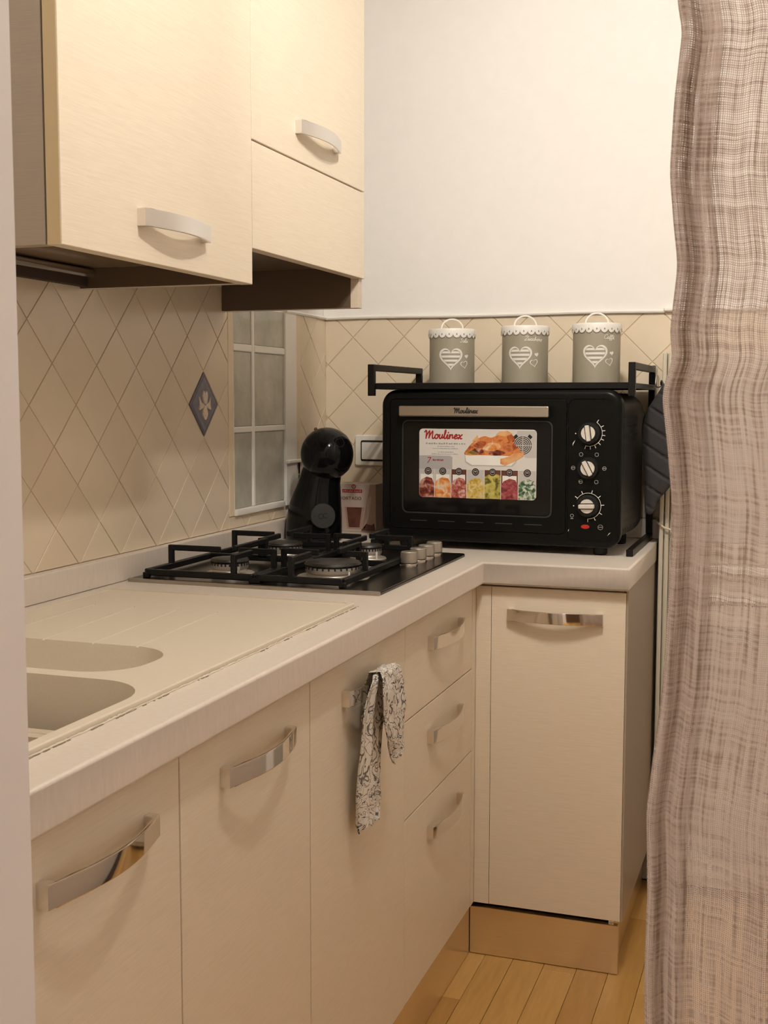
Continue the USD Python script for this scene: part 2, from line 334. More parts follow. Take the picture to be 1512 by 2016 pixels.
# handwriting: strokes on a grid of x-height 1
SCRIPT = {
 'M': (2.5, [[(0, 1.5), (.25, 1.85), (.45, 1.5), (.5, .1), (.55, .6), (1.1, 1.75), (1.2, 1.2), (1.2, .15), (1.3, .6), (1.85, 1.7), (1.95, 1.2), (2.0, .3), (2.25, .02), (2.6, .35)]]),
 'S': (1.4, [[(1.3, 1.6), (.95, 1.95), (.55, 1.6), (.85, 1.0), (1.0, .4), (.6, 0), (.1, .25)]]),
 'Z': (1.6, [[(.2, 1.6), (.6, 1.9), (1.5, 1.8), (.8, .9), (.1, .05), (.8, .1), (1.7, .2)]]),
 'C': (1.5, [[(1.4, 1.6), (1.05, 1.95), (.4, 1.5), (.15, .7), (.5, .03), (1.1, .1), (1.5, .5)]]),
 'o': (1.0, [[(.75, .9), (.35, .95), (.1, .5), (.35, .03), (.75, .2), (.8, .7), (.55, .95), (1.05, .8)]]),
 'a': (1.15, [[(.85, .85), (.4, .98), (.1, .45), (.35, .03), (.75, .35), (.88, .95), (.85, .2), (1.2, .25)]]),
 'u': (1.15, [[(0, .5), (.2, .95), (.2, .3), (.45, .02), (.75, .4), (.85, .95), (.85, .2), (1.2, .25)]]),
 'l': (.7, [[(0, .3), (.35, 1.2), (.4, 1.9), (.2, 1.75), (.2, .4), (.4, .02), (.75, .35)]]),
 'i': (.6, [[(0, .4), (.22, .95), (.22, .2), (.4, .02), (.65, .3)], [(.3, 1.35), (.34, 1.45)]]),
 'n': (1.2, [[(0, .6), (.18, .95), (.18, .05), (.3, .6), (.65, .97), (.82, .7), (.85, .2), (1.2, .25)]]),
 'h': (1.2, [[(0, .3), (.4, 1.5), (.3, 1.9), (.18, 1.3), (.18, .05), (.35, .65), (.68, .95), (.82, .6), (.85, .2), (1.2, .25)]]),
 'e': (.95, [[(.05, .4), (.5, .55), (.68, .8), (.4, .98), (.1, .5), (.35, .03), (1.0, .35)]]),
 'è': (.95, [[(.05, .4), (.5, .55), (.68, .8), (.4, .98), (.1, .5), (.35, .03), (1.0, .35)], [(.3, 1.65), (.6, 1.3)]]),
 'c': (.9, [[(.75, .8), (.4, .98), (.1, .5), (.35, .03), (.95, .35)]]),
 'r': (.85, [[(0, .5), (.25, 1.0), (.5, .85), (.5, .2), (.9, .3)]]),
 'f': (.8, [[(.05, .35), (.5, 1.2), (.5, 1.85), (.3, 1.6), (.25, .2), (.2, -.6), (.4, -.3), (.4, .15), (.85, .35)]]),
 'x': (1.0, [[(.05, .85), (.3, .85), (.6, .1), (.95, .1)], [(.9, .95), (.1, .02)]]),
}
def script(text, height, weight):
    """Joined handwriting as a shapely shape, x-height = height."""
    x, parts = 0, []
    for ch in text:
        adv, strokes = SCRIPT[ch]
        for s in strokes:
            p = spline([(x+a+0.15*b, b) for a, b in s], 6); parts.append(LineString(p*height).buffer(weight, 3))
        x += adv
    return union_all(parts)
def dashes(x0, x1, y, h, n, seed):
    r = random.Random(seed); w = (x1-x0)/n
    return union_all([sbox(x0+w*k, y, x0+w*k+w*r.uniform(.45, .85), y+h*r.uniform(.7, 1.2)) for k in range(n)])
def textg(text, height):
    """Plain capitals as a shapely shape (through meshkit's lettering)."""
    t = meshkit.text_mesh(text, height, 0.002)
    top = [Polygon(t.vertices[f][:, :2]) for f, n in zip(t.faces, t.face_normals) if n[2] > .9]
    return union_all([p.buffer(1e-6) for p in top])

# ================================================================== SETTING
XL, YB, ZT, ZU, OV = -0.569, 0.557, 0.88, 0.832, 0.021       # left wall, back wall, worktop top and underside, overhang
CEIL = 2.42
# --- floor of oak planks along y
fl = thing('floor', None, None, kind='structure')
obj('subfloor', box(-1.3, 2.0, -3.7, YB+.1, -.06, -.0125, 0), 'dark_gap', fl, smooth=False)
seams = [-.044, .0245, .087, .156, .227, .294]
step = .0685
xs = [-.044 - step*k for k in range(9, 0, -1)] + seams + [.294 + step*k for k in range(1, 14)]
for i in range(len(xs)-1):
    y = -3.65 + rng.uniform(0, .45)
    y0 = -3.7
    while y0 < YB:
        y1 = min(y, YB)
        if y1 - y0 > .02 and (xs[i+1] > -.2 or y1 < -1.7):
            dz = rng.uniform(-.0003, .0003)
            obj('plank', box(xs[i]+.0004, xs[i+1]-.0004, y0+.0004, y1-.0004, -.012, dz, .0008), PLANK_MATS[rng.integers(0, 4)], fl, smooth=False)
        y0 = y; y += rng.uniform(.42, .62)
# --- walls
wl = thing('wall_left', None, None, kind='structure')
wb = thing('wall_back', None, None, kind='structure')
obj('plaster', box(-.72, -.5755, -1.9, YB+.12, 0, CEIL, 0), 'plaster', wl, smooth=False)
obj('plaster', box(-.72, 1.35, .5635, .70, 0, CEIL, 0), 'plaster', wb, smooth=False)
obj('upper_plaster', ext([(-.5755, 1.4415), (1.30, 1.4415), (1.30, CEIL), (-.5755, CEIL)], .5635, .5565, 'xz', .002), 'plaster', wb, smooth=False)
P('right_paint', (0.72, 0.66, 0.60), 0.8)
obj('wall_right', box(1.30, 1.42, -1.8, YB, 0, CEIL, 0), 'right_paint', kind='structure', smooth=False)
obj('ceiling', box(-1.4, 2.1, -3.8, .70, CEIL, CEIL+.1, 0), 'ceiling_paint', kind='structure', smooth=False)
wf = thing('wall_front', None, None, kind='structure')
obj('pier', ext([(-.72, -1.9), (.155, -1.9), (.155, -1.8), (-.72, -1.8)], 0, CEIL, 'xy'), 'hall_paint', wf, smooth=False)
obj('pier', box(1.18, 1.42, -1.9, -1.8, 0, CEIL, 0), 'hall_paint', wf, smooth=False)
obj('lintel', box(.155, 1.18, -1.9, -1.8, 2.2, CEIL, 0), 'hall_paint', wf, smooth=False)
hw = thing('wall_hall', None, None, kind='structure')
obj('plaster', box(-1.4, -1.3, -3.8, -1.8, 0, CEIL, 0), 'hall_paint', hw, smooth=False)
obj('plaster', box(2.0, 2.1, -3.8, -1.8, 0, CEIL, 0), 'hall_paint', hw, smooth=False)
obj('plaster', box(-1.4, 2.1, -3.8, -3.7, 0, CEIL, 0), 'hall_paint', hw, smooth=False)
obj('plaster', box(-1.3, -.72, -1.9, -1.8, 0, CEIL, 0), 'hall_paint', hw, smooth=False)
obj('plaster', box(1.42, 2.0, -1.9, -1.8, 0, CEIL, 0), 'hall_paint', hw, smooth=False)

P('added_door_wood', (0.10, 0.055, 0.03), 0.35, nscale=4, namt=0.15, stretch=(12, 12, 1))
do = thing('door_1', None, None, kind='structure')  # unseen door, added to give the handles a dark reflection
obj('leaf', box(.30, 1.12, -3.6995, -3.66, .005, 2.05, .003), 'added_door_wood', do)
obj('panel', box(.40, 1.02, -3.661, -3.652, .25, .95, .004), 'added_door_wood', do)
obj('panel', box(.40, 1.02, -3.661, -3.652, 1.10, 1.92, .004), 'added_door_wood', do)
# --- diamond tiles, each its own piece
def tiling(region, c, hu, hv, plane, face, back, parent, skip=None, gap=.0009):
    u0, v0, u1, v1 = region.bounds
    for i in range(int((u0-c[0])/hu)-2, int((u1-c[0])/hu)+3):
        for j in range(int((v0-c[1])/hv)-2, int((v1-c[1])/hv)+3):
            if (i+j) % 2: continue
            cu, cv = c[0]+i*hu, c[1]+j*hv
            if skip and abs(cu-skip[0]) < .01 and abs(cv-skip[1]) < .01: continue
            g = 1 - gap*1.4/min(hu, hv)
            d = Polygon([(cu-hu*g, cv), (cu, cv-hv*g), (cu+hu*g, cv), (cu, cv+hv*g)]).intersection(region)
            for q in getattr(d, 'geoms', [d]):
                if q.is_empty or q.geom_type != 'Polygon' or q.area < 4e-5: continue
                lift = rng.uniform(-.0004, .0004)
                s = 1 if face > back else -1
                obj('tile', ext(np.array(q.exterior.coords)[:-1], back, face + s*lift, plane, .0007, 1), TILE_MATS[rng.integers(0, 3)], parent, smooth=False)
DEC = (-.148, 1.212)
reg_l = union_all([sbox(-1.75, .9295, -.0305, 1.4685)])
tiling(reg_l, DEC, .0692, .0714, 'yz', XL, -.5745, wl, skip=DEC)
tiling(sbox(-.0305, .9295, .284, .9555), DEC, .0692, .0714, 'yz', XL, -.5745, wl)
tiling(sbox(.3815, .9295, YB+.004, 1.437), (.452, 1.2445+.0714), .071, .0714, 'yz', XL, -.5745, wl)
obj('grout', [box(-.5755, -.5705, -1.75, -.0305, .92, 1.469, 0), box(-.5755, -.5705, -.0305, .284, .92, .956, 0), box(-.5755, -.5705, .3815, .5635, .92, 1.4375, 0)], 'grout', wl, smooth=False)
obj('trim_strip', box(-.5755, -.568, -.030, -.0045, .957, 1.4685, .001), 'trim_tan', wl, label='narrow plain tile trim beside the window')
obj('trim_strip', box(-.5755, -.567, .3535, .381, 1.072, 1.437, .001), 'trim_tan', wl, label='plain beige tile edge right of the window')
tiling(sbox(XL+.0001, .9295, .90, 1.437), (-.490, 1.2445+.0714), .0715, .0714, 'xz', YB, .5625, wb)
obj('grout', box(-.569, .92, .5587, .5635, .92, 1.4375, 0), 'grout', wb, smooth=False)
cpts = [(x, YB-.002+.0006*math.sin(40*x), 1.4405+.0012*math.sin(11*x)) for x in np.linspace(-.565, .325, 60)]
obj('caulk_bead', tube([(a, b-.004, c-.0012) for a, b, c in cpts], .0052, 8), 'caulk', wb)
obj('caulk_bead', tube([(XL+.003, y, 1.440) for y in np.linspace(.285, .553, 8)], .0048, 6), 'caulk', wl)
obj('ledge_strip', box(.322, .92, .540, .5635, 1.437, 1.4475, .003), 'caulk', wb)
# blue relief tile
dp = thing('relief_tile', 'small blue-grey diamond tile with a cream flower relief on the left wall', 'tile', (XL, DEC[0], DEC[1]))
obj('tile_body', ext([(-.0655, 0), (0, -.0685), (.0655, 0), (0, .0685)], -.0055, .0012, 'yz', .0012, 2), 'tile_blue_rim', dp, smooth=False)
obj('field', ext([(-.057, 0), (0, -.0595), (.057, 0), (0, .0595)], .0008, .0019, 'yz', .0006, 1), 'tile_blue', dp, smooth=False)
def blob(pts, h):
    return ext(spline(pts, 4, True), .0015, .0015+h, 'yz', min(.0016, h*.6), 2)
obj('flower', [blob([(-.006, .002), (-.011, .018), (-.006, .029), (0, .024), (.006, .029), (.011, .018), (.006, .002)], .004),
               blob([(-.004, .0), (-.016, .004), (-.027, .017), (-.024, .002), (-.027, -.012), (-.016, -.010), (-.006, -.006)], .0032),
               blob([(.004, .0), (.016, .004), (.027, .017), (.024, .002), (.027, -.012), (.016, -.010), (.006, -.006)], .0032),
               blob([(-.004, -.004), (-.012, -.020), (-.005, -.031), (0, -.034), (.005, -.031), (.012, -.020), (.004, -.004)], .0036)], 'relief_cream', dp)
# --- glass block window
wn = thing('window_1', None, None, kind='structure')
rows = [(.972, 1.146), (1.160, 1.332), (1.349, 1.437)]
cols = [(-.003, .0955), (.1095, .284)]
for (z0, z1) in rows:
    for (y0, y1) in cols:
        obj('glass_block', ext(rr(y0+.0005, y1-.0005, z0+.0005, z1-.0005, .004, 3), -.5750, -.5715, 'yz', .0015, 2), 'glass_block', wn)
obj('back_panel', box(-.5755, -.5752, -.0044, .352, .957, 1.4385, 0), 'white_paint', wn, smooth=False)
obj('vertical_bar', box(-.5752, -.5685, .0958, .1092, .972, 1.4383, .002), 'white_paint', wn)
for z0, z1 in ((1.146, 1.160), (1.332, 1.349)):
    for (y0, y1) in cols: obj('horizontal_bar', box(-.5752, -.5680, y0, y1, z0, z1, .002), 'white_paint', wn)
obj('side_bar', box(-.5752, -.568, -.0044, -.003, .972, 1.4383, .0004), 'white_paint', wn)
obj('frame', box(-.5752, -.5655, .2842, .353, .957, 1.4383, .002), 'white_paint', wn)
obj('sill', ext([(-.0044, .957), (.268, .957), (.268, .9718), (-.0044, .9718)], -.5752, -.5610, 'yz', .003), 'white_paint', wn)
obj('ledge', box(-.5752, -.5585, .284, .395, 1.0625, 1.0715, .002), 'white_paint', wn)

# ================================================================== BASE UNITS
def bow_handle(L, plane='x', at=0.0, d=.029, h=.0255, th=.004, n=22):
    """Bow handle along its own first axis: (along, out, up) with the feet at out = 0."""
    prof = []
    for k in range(n+1):
        t = k/n; out = .013 + (d-.013)*math.sin(math.pi*t)
        prof.append((t*L - L/2, out))
    prof = np.array(prof)
    nrm = np.gradient(prof, axis=0); nrm = np.stack([nrm[:, 1], -nrm[:, 0]], 1); nrm /= np.linalg.norm(nrm, axis=1)[:, None]
    inner = prof + nrm*th
    outline = list(map(tuple, prof)) + [(L/2, 0.0), (L/2-.012, 0.0), (L/2-.012, inner[-2][1])] + list(map(tuple, inner[-3:2:-1])) + [(-L/2+.012, inner[2][1]), (-L/2+.012, 0.0), (-L/2, 0.0)]
    t = ext(outline, -h/2, h/2, 'xy', .0016, 2, both=True)       # (along, out, up)
    return t
def on_x(t, x, y, z):   # along +y, out +x
    v = np.array(t.vertices); w = np.column_stack([v[:, 1]+x, v[:, 0]+y, v[:, 2]+z]); q = trimesh.Trimesh(w, t.faces, process=False)
    if q.volume < 0: q.invert()
    return q
def on_y(t, x, y, z):   # along x, out -y
    v = np.array(t.vertices); w = np.column_stack([v[:, 0]+x, -v[:, 1]+y, v[:, 2]+z]); q = trimesh.Trimesh(w, t.faces, process=False)
    if q.volume < 0: q.invert()
    return q
def carcass(x0, x1, y0, y1, z0, z1, t=.016, open_top=False):
    a = m3.Manifold.cube((x1-x0, y1-y0, z1-z0)).translate((x0, y0, z0))
    return a - m3.Manifold.cube((x1-x0-2*t, y1-y0-2*t, z1-z0-2*t)).translate((x0+t, y0+t, z0+t)) if not open_top else a - m3.Manifold.cube((x1-x0-2*t, y1-y0-2*t, z1-z0)).translate((x0+t, y0+t, z0+t))
ZB, ZD = .124, .826
g = .0012
y_ = [-1.725, -1.309, -.927, -.491, -.0285]
labels = ['cream wood-grain base cabinet nearest the doorway wall, below the sink bowls', 'cream wood-grain base cabinet between the sink cabinet and the one with the towel', 'cream wood-grain base cabinet whose handle carries the floral towel', 'cream wood-grain base cabinet with three stacked drawers in the corner']
hz = .7675
for k in range(4):
    c = thing('base_cabinet', labels[k], 'cabinet', (0, 0, 0), group='cream base cabinets')
    y0, y1 = y_[k], y_[k+1]
    obj('body', carcass(-.548, -.0205, y0+.0004, y1-.0004, ZB, .8315, open_top=True), 'laminate_side', c, smooth=False)
    if k < 3:
        d = obj('door', ext([(y0+g, ZB), (y1-(g if k < 2 else .0003), ZB), (y1-(g if k < 2 else .0003), ZD), (y0+g, ZD)], -.020, 0, 'yz', .0012, 2), 'laminate_y', c, smooth=20)
        yc = {0: -1.478, 1: -1.107, 2: -.700}[k]
        obj('handle', on_x(bow_handle(.204), 0, yc, hz), 'chrome', d)
    else:
        for z0, z1, hh in ((ZB, .4708, .402), (.4708, .651, .588), (.651, ZD, hz)):
            d = obj('drawer', ext([(y0+.0003, z0+g), (y1-g, z0+g), (y1-g, z1-g), (y0+.0003, z1-g)], -.020, 0, 'yz', .0009, 2), 'laminate_y', c, smooth=20)
            obj('handle', on_x(bow_handle(.222, h=.026), 0, -.243, hh), 'chrome', d)
cc = thing('base_cabinet', 'narrow cream base cabinet under the toaster oven, its door facing the camera', 'cabinet', group='cream base cabinets')
obj('body', carcass(.005, .319, .0205, YB-.02, ZB, .8315), 'laminate_side', cc, smooth=False)
obj('corner_post', ext([(.0002, ZB), (.0335, ZB), (.0335, ZD), (.0002, ZD)], .020, 0, 'xz', .0004, 1), 'laminate_y', cc, smooth=20)
obj('corner_post', ext([(-.0275, ZB), (.0, ZB), (.0, ZD), (-.0275, ZD)], -.020, 0, 'yz', .0002, 1), 'laminate_y', cc, smooth=20)
d = obj('door', ext([(.0343, ZB), (.3187, ZB), (.3187, ZD), (.0343, ZD)], .020, 0, 'xz', .0012), 'laminate_y', cc, smooth=20)
obj('handle', on_y(bow_handle(.202), .172, 0, .7685), 'chrome', d)
obj('side_panel', box(.3192, .3235, .0005, YB-.02, ZB, .8315, .0006), 'laminate_side_shaded', cc)
pl = thing('plinth', 'long brushed-metal plinth board under the cabinet run along the left wall', 'plinth')
obj('board', box(-.028, -.0125, -1.72, .012, .001, .119, .001), 'plinth_metal', pl)
pl = thing('plinth', 'short brushed-metal plinth board facing the camera under the narrow corner cabinet', 'plinth')
obj('board', box(-.0122, .3135, .0135, .028, .001, .1085, .001), 'plinth_metal', pl)
obj('side_board', box(.2900, .3020, .0283, .53, .001, .1165, .001), 'plinth_metal', pl)

# ================================================================== WORKTOP, SINK, HOB
L_ = [(XL+.0002, -1.79), (OV, -1.79), (OV, -OV), (.3267, -OV), (.3267, YB-.0005), (XL+.0002, YB-.0005)]
wt = man(ext(L_, ZU, ZT, 'xy', .005, 4, both=True))
SX0, SX1, SY0, SY1 = -.512, -.041, -1.76, -.627
wt = wt - m3.Manifold.cube((SX1-SX0-.02, SY1-SY0-.02, .2)).translate((SX0+.01, SY0+.01, .75))
obj('worktop', tm(wt), 'worktop', smooth=35, label='pale grey-beige L-shaped worktop with a thick textured front edge', cat='worktop')
obj('worktop_upstand', ext([(-1.79, .8803), (.5368, .8803), (.5368, .9285), (-1.79, .9285)], XL+.0003, -.5505, 'yz', .003), 'worktop', label='long grey-beige upstand strip along the left wall behind sink and hob', cat='upstand')
obj('worktop_upstand', ext([(XL+.0005, .8803), (.326, .8803), (.326, .9285), (XL+.0005, .9285)], YB-.0003, .5373, 'xz', .003), 'worktop', label='short upstand strip on the back wall behind the coffee box and toaster oven', cat='upstand')
# sink: plate, lip, bowls in one composite moulding
sk = thing('inset_sink', 'cream composite inset sink with one and a half bowls and a ribbed drainer', 'sink')
def rbox(x0, x1, y0, y1, r, z0, z1, grow=0.0, taper=0.0):
    lo = inset(clean(rr(x0-grow, x1+grow, y0-grow, y1+grow, r+grow, 8)), taper); hi = clean(rr(x0-grow, x1+grow, y0-grow, y1+grow, r+grow, 8))
    V = np.vstack([np.column_stack([lo, np.full(len(lo), z0)]), np.column_stack([hi, np.full(len(hi), z1)])])
    return m3.Manifold.hull_points(V)
ZS = .8872
plate = man(ext(rr(SX0, SX1, SY0, SY1, .012, 4), .8802, ZS, 'xy', .0022, 3))
big, half = (-.452, -.066, -1.70, -1.252, .07), (-.452, -.137, -1.213, -1.066, .062)
well_b, well_h = (m3.Manifold.hull_points(np.vstack([np.column_stack([inset(clean(rr(a, b, c, d_, r, 8)), t), np.full(36, z)]) for t, z in ((tp+.008, ZS-dep), (tp, ZS-dep+.008), (.004, ZS-.012), (0, ZS-.004), (-.004, ZS-.0012), (-.007, ZS+.001))])) for (a, b, c, d_, r), dep, tp in ((big, .215, .021), (half, .10, .019)))
sink = plate + rbox(*big, .662, ZS-.002, .007, .015) + rbox(*half, .778, ZS-.002, .007, .013)
# recessed inner field leaves a raised lip all round
sink = sink - man(ext(rr(SX0+.011, SX1-.011, SY0+.011, SY1-.011, .006, 3), ZS-.0016, ZS+.004, 'xy'))
sink = sink - well_b - well_h
for xg, xe in ((-.435, -.443), (-.348, -.369), (-.268, -.290), (-.198, -.219)):
    sink = sink - man(tube([(xg, -1.075, ZS-.0012), (xe, -.78, ZS-.0008)], .0022, 8))
obj('basin', tm(sink), 'sink', sk, smooth=40)
for (x, y, z) in ((-.25, -1.48, ZS-.215), (-.30, -1.14, ZS-.10)):
    obj('drain', lathe([(0, 0), (.018, 0), (.019, .002), (.017, .003), (.01, .0025), (0, .002)], 24, (x, y, z)), 'steel', sk)
bead, brad, dark = [], [], []
for yy in np.linspace(-1.755, -.632, 420):
    n1 = float(meshkit.noise(np.array([[yy*70, 3.1, 0]]))[0]); n2 = float(meshkit.noise(np.array([[yy*260, 7.7, 1]]))[0]); n3 = float(meshkit.noise(np.array([[yy*38, 1.7, 4]]))[0])
    bead.append((SX1+.0020+.0016*(n1-.5), yy, .8804+.0008*n2)); brad.append(.0006+.0012*max(0, n1*.6+n2*.7-.35))
    if n3 > .50 and n2 > .42: dark.append(box(SX1+.0030+.0014*n2, SX1+.0038+.0012*n2+.0010*n1, yy, yy+.0028, .8801, .8806, 0))
obj('sealant_bead', tube(bead, brad, 6), 'sealant', sk, label='uneven silicone bead along the front edge')
obj('sealant_cracks', dark, 'dirt', sk, kind='stuff', smooth=False)

hb = thing('gas_hob', 'four-burner gas hob with black iron pan supports set in the worktop', 'hob')
HX0, HX1, HY0, HY1 = -.541, -.0395, -.513, .058
obj('plate', ext(rr(HX0, HX1, HY0, HY1, .008, 4), .8802, .8868, 'xy', .0028, 3), 'steel_black', hb)
obj('rim', [ext([(HX0, HY0-.0030), (HX1, HY0-.0030), (HX1, HY0+.004), (HX0, HY0+.004)], .8802, .8874, 'xy', .0022, 3)], 'steel_bright', hb, label='bright steel front rim')
B = [(-.388, -.395, .036), (-.183, -.372, .052), (-.398, -.115, .040), (-.212, -.095, .029)]
for (x, y, r) in B:
    b = obj('burner', lathe([(0, 0), (r*1.35, 0), (r*1.3, .003), (r*.95, .006), (r*.90, .010), (r, .012), (r, .022), (r*.9, .024), (0, .024)], 36, (x, y, .8866)), 'burner_alloy', hb)
    obj('cap', lathe([(0, 0), (r*1.03, 0), (r*1.05, .002), (r*.98, .006), (r*.6, .0075), (0, .008)], 36, (x, y, .9110)), 'burner_cap', b)
    teeth = [xf(box(r*.93, r*1.015, -.0016, .0016, .0, .0055, .0003), trimesh.transformations.rotation_matrix(2*math.pi*k/28, (0, 0, 1))) for k in range(28)]
    obj('flame_slots', [moved(t, (x, y, .9045)) for t in teeth], 'burner_cap', b, smooth=False, kind='stuff')
    obj('ignition_pin', lathe([(0, 0), (.0022, 0), (.0022, .016), (.0014, .018), (0, .018)], 8, (x+r*.95, y-r*.85, .8866)), 'tin_white', b)
def bar(p, q, w=.009, h=.010):
    p, q = np.array(p, float), np.array(q, float); d = q-p; L = np.linalg.norm(d)
    t = box(-w/2, w/2, 0, L, -h/2, h/2, .0015)
    return xf(moved(xf(t, trimesh.transformations.rotation_matrix(math.atan2(-d[0], d[1]), (0, 0, 1))), p), np.eye(4))
def pan_support(x0, x1, y0, y1, burners):
    z0, z1 = .8965, .9325; parts = []
    for p, q in (((x0, y0), (x1, y0)), ((x1, y0), (x1, y1)), ((x1, y1), (x0, y1)), ((x0, y1), (x0, y0))): parts.append(bar((*p, z0), (*q, z0), .011, .012))
    for (bx, by, r) in burners:
        for dx, dy in ((1, 0), (-1, 0), (0, 1), (0, -1)):
            ex = x1 if dx > 0 else x0 if dx < 0 else bx
            ymid = (y0+y1)/2
            ey = (y1 if by > ymid else ymid) if dy > 0 else (ymid if by > ymid else y0) if dy < 0 else by
            off = (.055 if bx < -.3 else -.035) if (dy < 0 and by < ymid) else 0.0
            ex += off
            s = (bx+off+dx*r*.55, by+dy*r*.55, z1)
            parts.append(bar((ex, ey, z1), s, .008, .011))
            parts.append(box(ex-.005, ex+.005, ey-.005, ey+.005, z0, z1+.0055, .0012))
    parts.append(bar((x0, (y0+y1)/2, z0), (x1, (y0+y1)/2, z0), .010, .012))
    for xx, yy in ((x0, y0), (x1, y0), (x0, y1), (x1, y1)): parts.append(box(xx-.006, xx+.006, yy-.006, yy+.006, .8869, z0, .001))
    return parts
obj('pan_support', pan_support(-.515, -.295, -.490, .028, [B[0], B[2]]), 'cast_iron', hb)
obj('pan_support', pan_support(-.284, -.118, -.490, .028, [B[1], B[3]]), 'cast_iron', hb)
for (x, y) in ((-.0975, -.168), (-.0975, -.105), (-.0975, -.047), (-.0975, .012)):
    k = obj('knob', lathe([(0, .006), (.0170, .006), (.0175, .0075), (.0168, .027), (.0155, .0285), (0, .0285)], 32, (x, y, .8868)), 'knob_metal', hb)
    obj('knob_skirt', lathe([(0, 0), (.0185, 0), (.018, .003), (.0150, .0058), (0, .0058)], 32, (x, y, .8868)), 'steel', k)

# ================================================================== WALL UNITS
UX = -.24
u1 = thing('wall_cabinet', 'tall cream wall cabinet nearest the doorway with one bow handle low on its door', 'cabinet')
UY = (-1.156, -.5945, -.0405)
ZTOP = 2.12
obj('side_panel', box(XL+.001, -.2645, UY[0], UY[0]+.018, 1.417, ZTOP, .0006), 'laminate_side_shaded', u1)
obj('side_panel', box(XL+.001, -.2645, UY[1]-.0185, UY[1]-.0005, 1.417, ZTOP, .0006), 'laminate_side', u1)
obj('panel_lining', box(XL+.0012, -.2645, UY[1]-.0192, UY[1]-.0188, 1.4175, 1.4525, .0001), 'shade_and_filter_brown', u1)  # thin dark sheet standing in for shade on the inner face
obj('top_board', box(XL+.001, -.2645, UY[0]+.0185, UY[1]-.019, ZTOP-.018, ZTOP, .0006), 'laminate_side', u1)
obj('bottom_board', box(XL+.001, -.2645, UY[0]+.0185, UY[1]-.019, 1.453, 1.471, .0006), 'under_board', u1)
obj('rear_rail', box(XL+.001, -.552, UY[0]+.0185, UY[1]-.019, 1.4205, 1.4525, .001), 'dark_gap', u1)
obj('hanging_rail', tube([(-.543, UY[0]+.02, 1.443), (-.543, UY[1]-.02, 1.443)], .0075, 12), 'steel', u1)
d = obj('door', ext([(UY[0], 1.4165), (UY[1]-g, 1.4165), (UY[1]-g, ZTOP), (UY[0], ZTOP)], UX-.0215, UX, 'yz', .0012), 'laminate_y', u1, smooth=20)
obj('edge_band', box(UX-.0212, UX-.002, UY[0]-.0006, UY[0]+.0002, 1.4166, ZTOP, .0001), 'laminate_edge', d)
obj('handle', on_x(bow_handle(.200), UX, -.871, 1.4765), 'chrome_satin', d)
u2 = thing('wall_cabinet', 'cream wall cabinet over the hob with a lift door above a pull-out hood flap', 'cabinet')
obj('side_panel', box(XL+.001, -.2645, UY[1]+.0005, UY[1]+.0185, 1.482, ZTOP, .0006), 'laminate_side', u2)
obj('side_panel', box(XL+.001, -.246, UY[2]-.018, UY[2], 1.4155, ZTOP, .0006), 'laminate_side', u2)
obj('panel_lining', box(XL+.0012, -.2645, UY[2]-.0186, UY[2]-.0182, 1.4165, 1.60, .0001), 'shade_and_filter_brown', u2)  # shade on the far inner face, added as a thin sheet
obj('top_board', box(XL+.001, -.2645, UY[1]+.019, UY[2]-.019, ZTOP-.018, ZTOP, .0006), 'laminate_side', u2)
d = obj('door', ext([(UY[1]+g, 1.6575+.0015), (UY[2]-.0003, 1.6575+.0015), (UY[2]-.0003, ZTOP), (UY[1]+g, ZTOP)], UX-.0215, UX, 'yz', .0012), 'laminate_y', u2, smooth=20)
obj('handle', on_x(bow_handle(.200), UX, -.309, 1.7175), 'chrome_satin', d)
obj('hood_flap', ext([(UY[1]+g, 1.4775), (UY[2]-.0003, 1.4775), (UY[2]-.0003, 1.6575-.0015), (UY[1]+g, 1.6575-.0015)], UX-.0215, UX, 'yz', .0012), 'laminate_y', u2, smooth=20)
rh = thing('range_hood', 'dark built-in extractor hood behind the flap above the hob', 'hood')
obj('housing', box(XL+.002, -.266, UY[1]+.021, UY[2]-.021, 1.500, 1.62, .002), 'under_board', rh)
obj('filter', box(-.54, -.30, UY[1]+.05, UY[2]-.05, 1.497, 1.4998, .0008), 'shade_and_filter_brown', rh)

# ================================================================== TOASTER OVEN (local: x along the front, y into the depth, z up from the worktop)
OX, OY, OZ = .002, .1655, .8803
ov = thing('toaster_oven', 'black countertop toaster oven with a food sticker on its glass door', 'oven', (OX, OY, OZ), -2.6)
Z = lambda z: z - OZ
X0, X1 = -.279, .281
obj('body', ext(rr(X0+.006, X1-.006, Z(.903), Z(1.238), .045, 8), .02, .300, 'xz', .004, 2, both=True), 'oven_side', ov)
front = rr(X0, X1, Z(.897), Z(1.245), .036, 10)
front = man(ext(front, .022, -.004, 'xz', .012, 5))
front = front - man(ext(rr(X0+.022, .1605, Z(.925), Z(1.225), .012, 4), -.02, .0005, 'xz')) - man(ext(rr(.1635, X1-.018, Z(.913), Z(1.225), .016, 5), -.02, -.0015, 'xz'))
obj('fascia', tm(front), 'oven_black', ov, smooth=35)
dr = obj('door', ext(rr(X0+.0232, .1597, Z(.9262), Z(1.2238), .011, 4), .0003, -.0045, 'xz', .002, 2), 'oven_black', ov)
obj('glass', ext(rr(-.222, .125, Z(.965), Z(1.172), .012, 5), -.0040, -.0052, 'xz', .0006, 1), 'oven_glass', dr)
obj('glass_border', poly_ext(Polygon(rr(-.226, .129, Z(.961), Z(1.176), .014, 5)).difference(Polygon(rr(-.223, .126, Z(.964), Z(1.173), .012, 5))), -.0052, -.0044, 'xz'), 'grey_plastic', dr)
